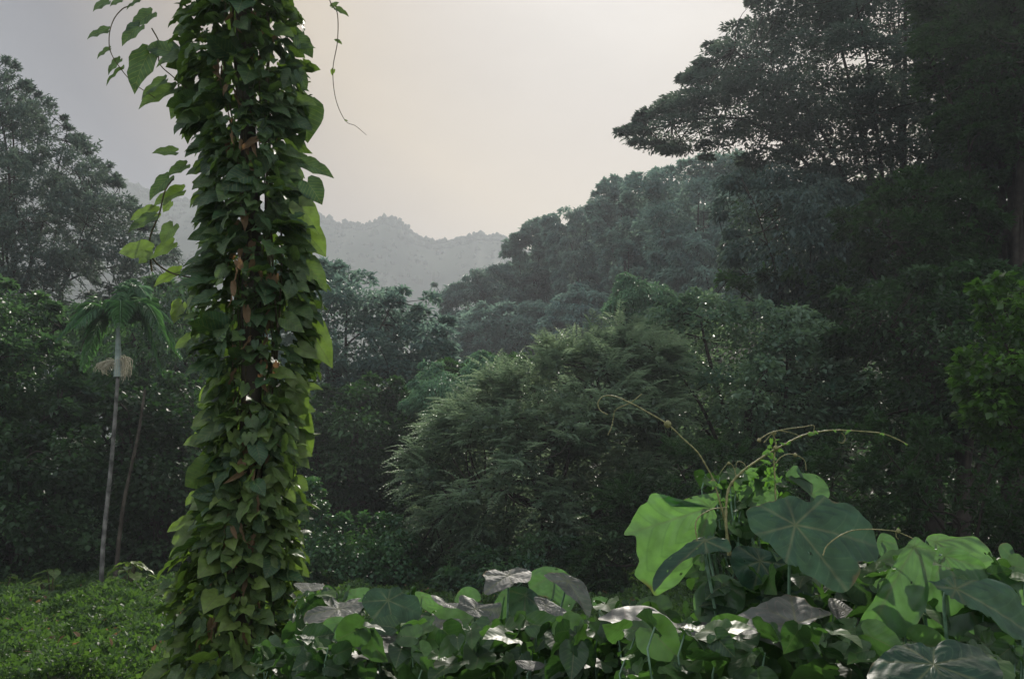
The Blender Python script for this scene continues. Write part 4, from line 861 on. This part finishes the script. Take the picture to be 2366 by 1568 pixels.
plant('broad_leaved_plant', 'weedy low plant at the foot of the creeper covered trunk, bottom edge', 300, 4.3, [],
      [(255, 380, 640, 700, 3.6, 4.6, 110, .06, .14)], conv=Zm)

# creeper tendrils on the tallest plant
def tendrils():
    Zp = lambda L, D: [at(*Zr([(a, b)])[0], D) for a, b in L]
    rng = np.random.default_rng(9)
    def strand(name, label, paths, leaves, nodes):
        m = MB()
        for pts, D, r0, r1 in paths:
            q = smooth_path(Zp(pts, D) if not callable(D) else [at(*Zr([p])[0], D(i_ / (len(pts) - 1))) for i_, p in enumerate(pts)], 9)
            tube(m, q, np.linspace(r0, r1, len(q)) * .6 * (1 + .22 * np.sin(np.arange(len(q)) * 1.9)), sides=6)
        for (a, b, D, r) in nodes:
            c = Zp([(a, b)], D)[0]; tube(m, [c + [0, 0, r], c + [0, 0, r * .5], c, c - [0, 0, r * .5], c - [0, 0, r]], np.array([.2, .9, 1, .8, .2]) * r, sides=7)
        o = m.obj(name, M['tendril'], None, smooth=True); tag(o, label, 'tendril', None)
        e = MB()
        for (b0, b1, D, w) in leaves:
            a = Zp([b0], D)[0]; b = Zp([b1], D)[0]; L = np.linalg.norm(b - a); add_leaves(e, a[None], (b - a)[None], np.array([[rng.normal() * .4, -1, .5]]), np.array([L]), np.array([L * w]), T_HEART, np.array([1.0]))
        if leaves: e.obj('foliage', M['bright'], o, smooth=True)
        return o
    q = lambda L: [((a - 594) , b) for a, b in L]
    # points of the long strand are on the closer view of the right corner
    strand('looping_tendril', 'long looping tendril rising left of the tallest plant', [
        ([(690, 640), (650, 500), (610, 420), (560, 340), (480, 265), (400, 190), (300, 130), (200, 75), (110, 38), (50, 40), (22, 75), (35, 115), (75, 138)], 2.75, .0042, .0022),
        ([(260, 25), (200, 72), (120, 110), (105, 160), (95, 205), (75, 250)], 2.76, .0022, .0018),
        ([(690, 640), (720, 760), (740, 900)], 2.78, .005, .006)],
        [((660, 515), (620, 500), 2.74, .7), ((670, 520), (700, 540), 2.74, .7), ((650, 520), (640, 545), 2.74, .6)], [(400, 190, 2.75, .011), (645, 500, 2.75, .007)])
    lf = []
    for _ in range(46):
        a = 960 + rng.normal() * 24; b = rng.uniform(250, 600); lf.append(((a, b), (a + rng.normal() * 28, b + rng.uniform(-30, 40)), 2.7, rng.uniform(.4, .8)))
    for _ in range(20):
        a = rng.uniform(700, 900) ; b = 620 - (a - 700) * .75 + rng.normal() * 12; lf.append(((a, b), (a + rng.normal() * 20, b + rng.normal() * 20), 2.7, .6))
    for (a, b) in ((1030, 300), (1120, 255), (1165, 245), (1205, 235), (1300, 222), (1380, 225), (950, 345), (880, 390), (840, 420), (1560, 240), (1690, 298), (1060, 285), (1190, 238)):
        for _ in range(2): lf.append(((a, b), (a + rng.normal() * 16, b + rng.uniform(-14, 20)), 2.69, .6))
    strand('arching_tendril', 'arching tendrils with small yellow green shoots on top of the tallest plant', [
        ([(730, 900), (715, 700), (730, 540), (800, 450), (880, 390), (950, 345), (1030, 300), (1120, 255), (1200, 235), (1300, 222), (1450, 228), (1560, 240), (1640, 270), (1700, 300)], 2.7, .0065, .0022),
        ([(985, 640), (980, 480), (975, 380), (985, 300), (970, 240)], 2.7, .004, .003),
        ([(890, 275), (960, 235), (1050, 215), (1130, 205), (1190, 198), (1188, 240)], 2.68, .003, .0018),
        ([(920, 290), (980, 230), (1050, 232), (1120, 255)], 2.69, .0025, .0018),
        ([(985, 400), (1010, 370), (1050, 352), (1095, 357), (1140, 385), (1150, 440)], 2.68, .003, .0015),
        ([(1340, 235), (1360, 260), (1350, 290), (1320, 285)], 2.7, .0022, .0012),
        ([(830, 440), (810, 400), (775, 395), (768, 440)], 2.7, .0022, .0012),
        ([(770, 470), (755, 420), (730, 400), (700, 430), (680, 460)], 2.7, .0022, .0012),
        ([(560, 820), (550, 740), (570, 690), (640, 650), (720, 640)], 2.5, .003, .002)], lf,
        [(895, 277, 2.68, .006), (1090, 357, 2.68, .006), (975, 240, 2.7, .007), (730, 402, 2.7, .005), (1170, 245, 2.7, .008), (985, 320, 2.7, .008)])
    strand('curling_tendril', 'thin brown tendril curling across the large dark leaf', [
        ([(1240, 900), (1260, 850), (1320, 800), (1400, 765), (1500, 758), (1600, 765), (1650, 775), (1710, 800)], lambda t: 2.36 + .1 * t, .0028, .0022), ([(1710, 800), (1760, 830), (1790, 900)], 2.46, .0025, .0025),
        ([(1635, 770), (1638, 800), (1650, 812)], 2.45, .0018, .001)], [((1645, 770), (1650, 745), 2.45, .6)], [(1648, 768, 2.45, .006)])
tendrils()

# ------------------------------------------------------------------ haze
bx = MB(); x0, x1, y0, y1, z0, z1 = -755, 755, -155, 790, -6, 192
v = [(x0, y0, z0), (x1, y0, z0), (x1, y1, z0), (x0, y1, z0), (x0, y0, z1), (x1, y0, z1), (x1, y1, z1), (x0, y1, z1)]
bx.add(v, [[3, 2, 1, 0], [4, 5, 6, 7], [0, 1, 5, 4], [1, 2, 6, 5], [2, 3, 7, 6], [3, 0, 4, 7]])
hm, t = mat_new('haze_air'); o = N(t, 'ShaderNodeOutputMaterial'); pv = N(t, 'ShaderNodeVolumePrincipled')
pv.inputs['Color'].default_value = (.85, .91, 1.0, 1); pv.inputs['Density'].default_value = .00098; pv.inputs['Anisotropy'].default_value = .42
t.links.new(pv.outputs[0], o.inputs['Volume'])
tag(bx.obj('haze', hm), 'thin pale haze filling the valley', 'haze', kind='stuff')
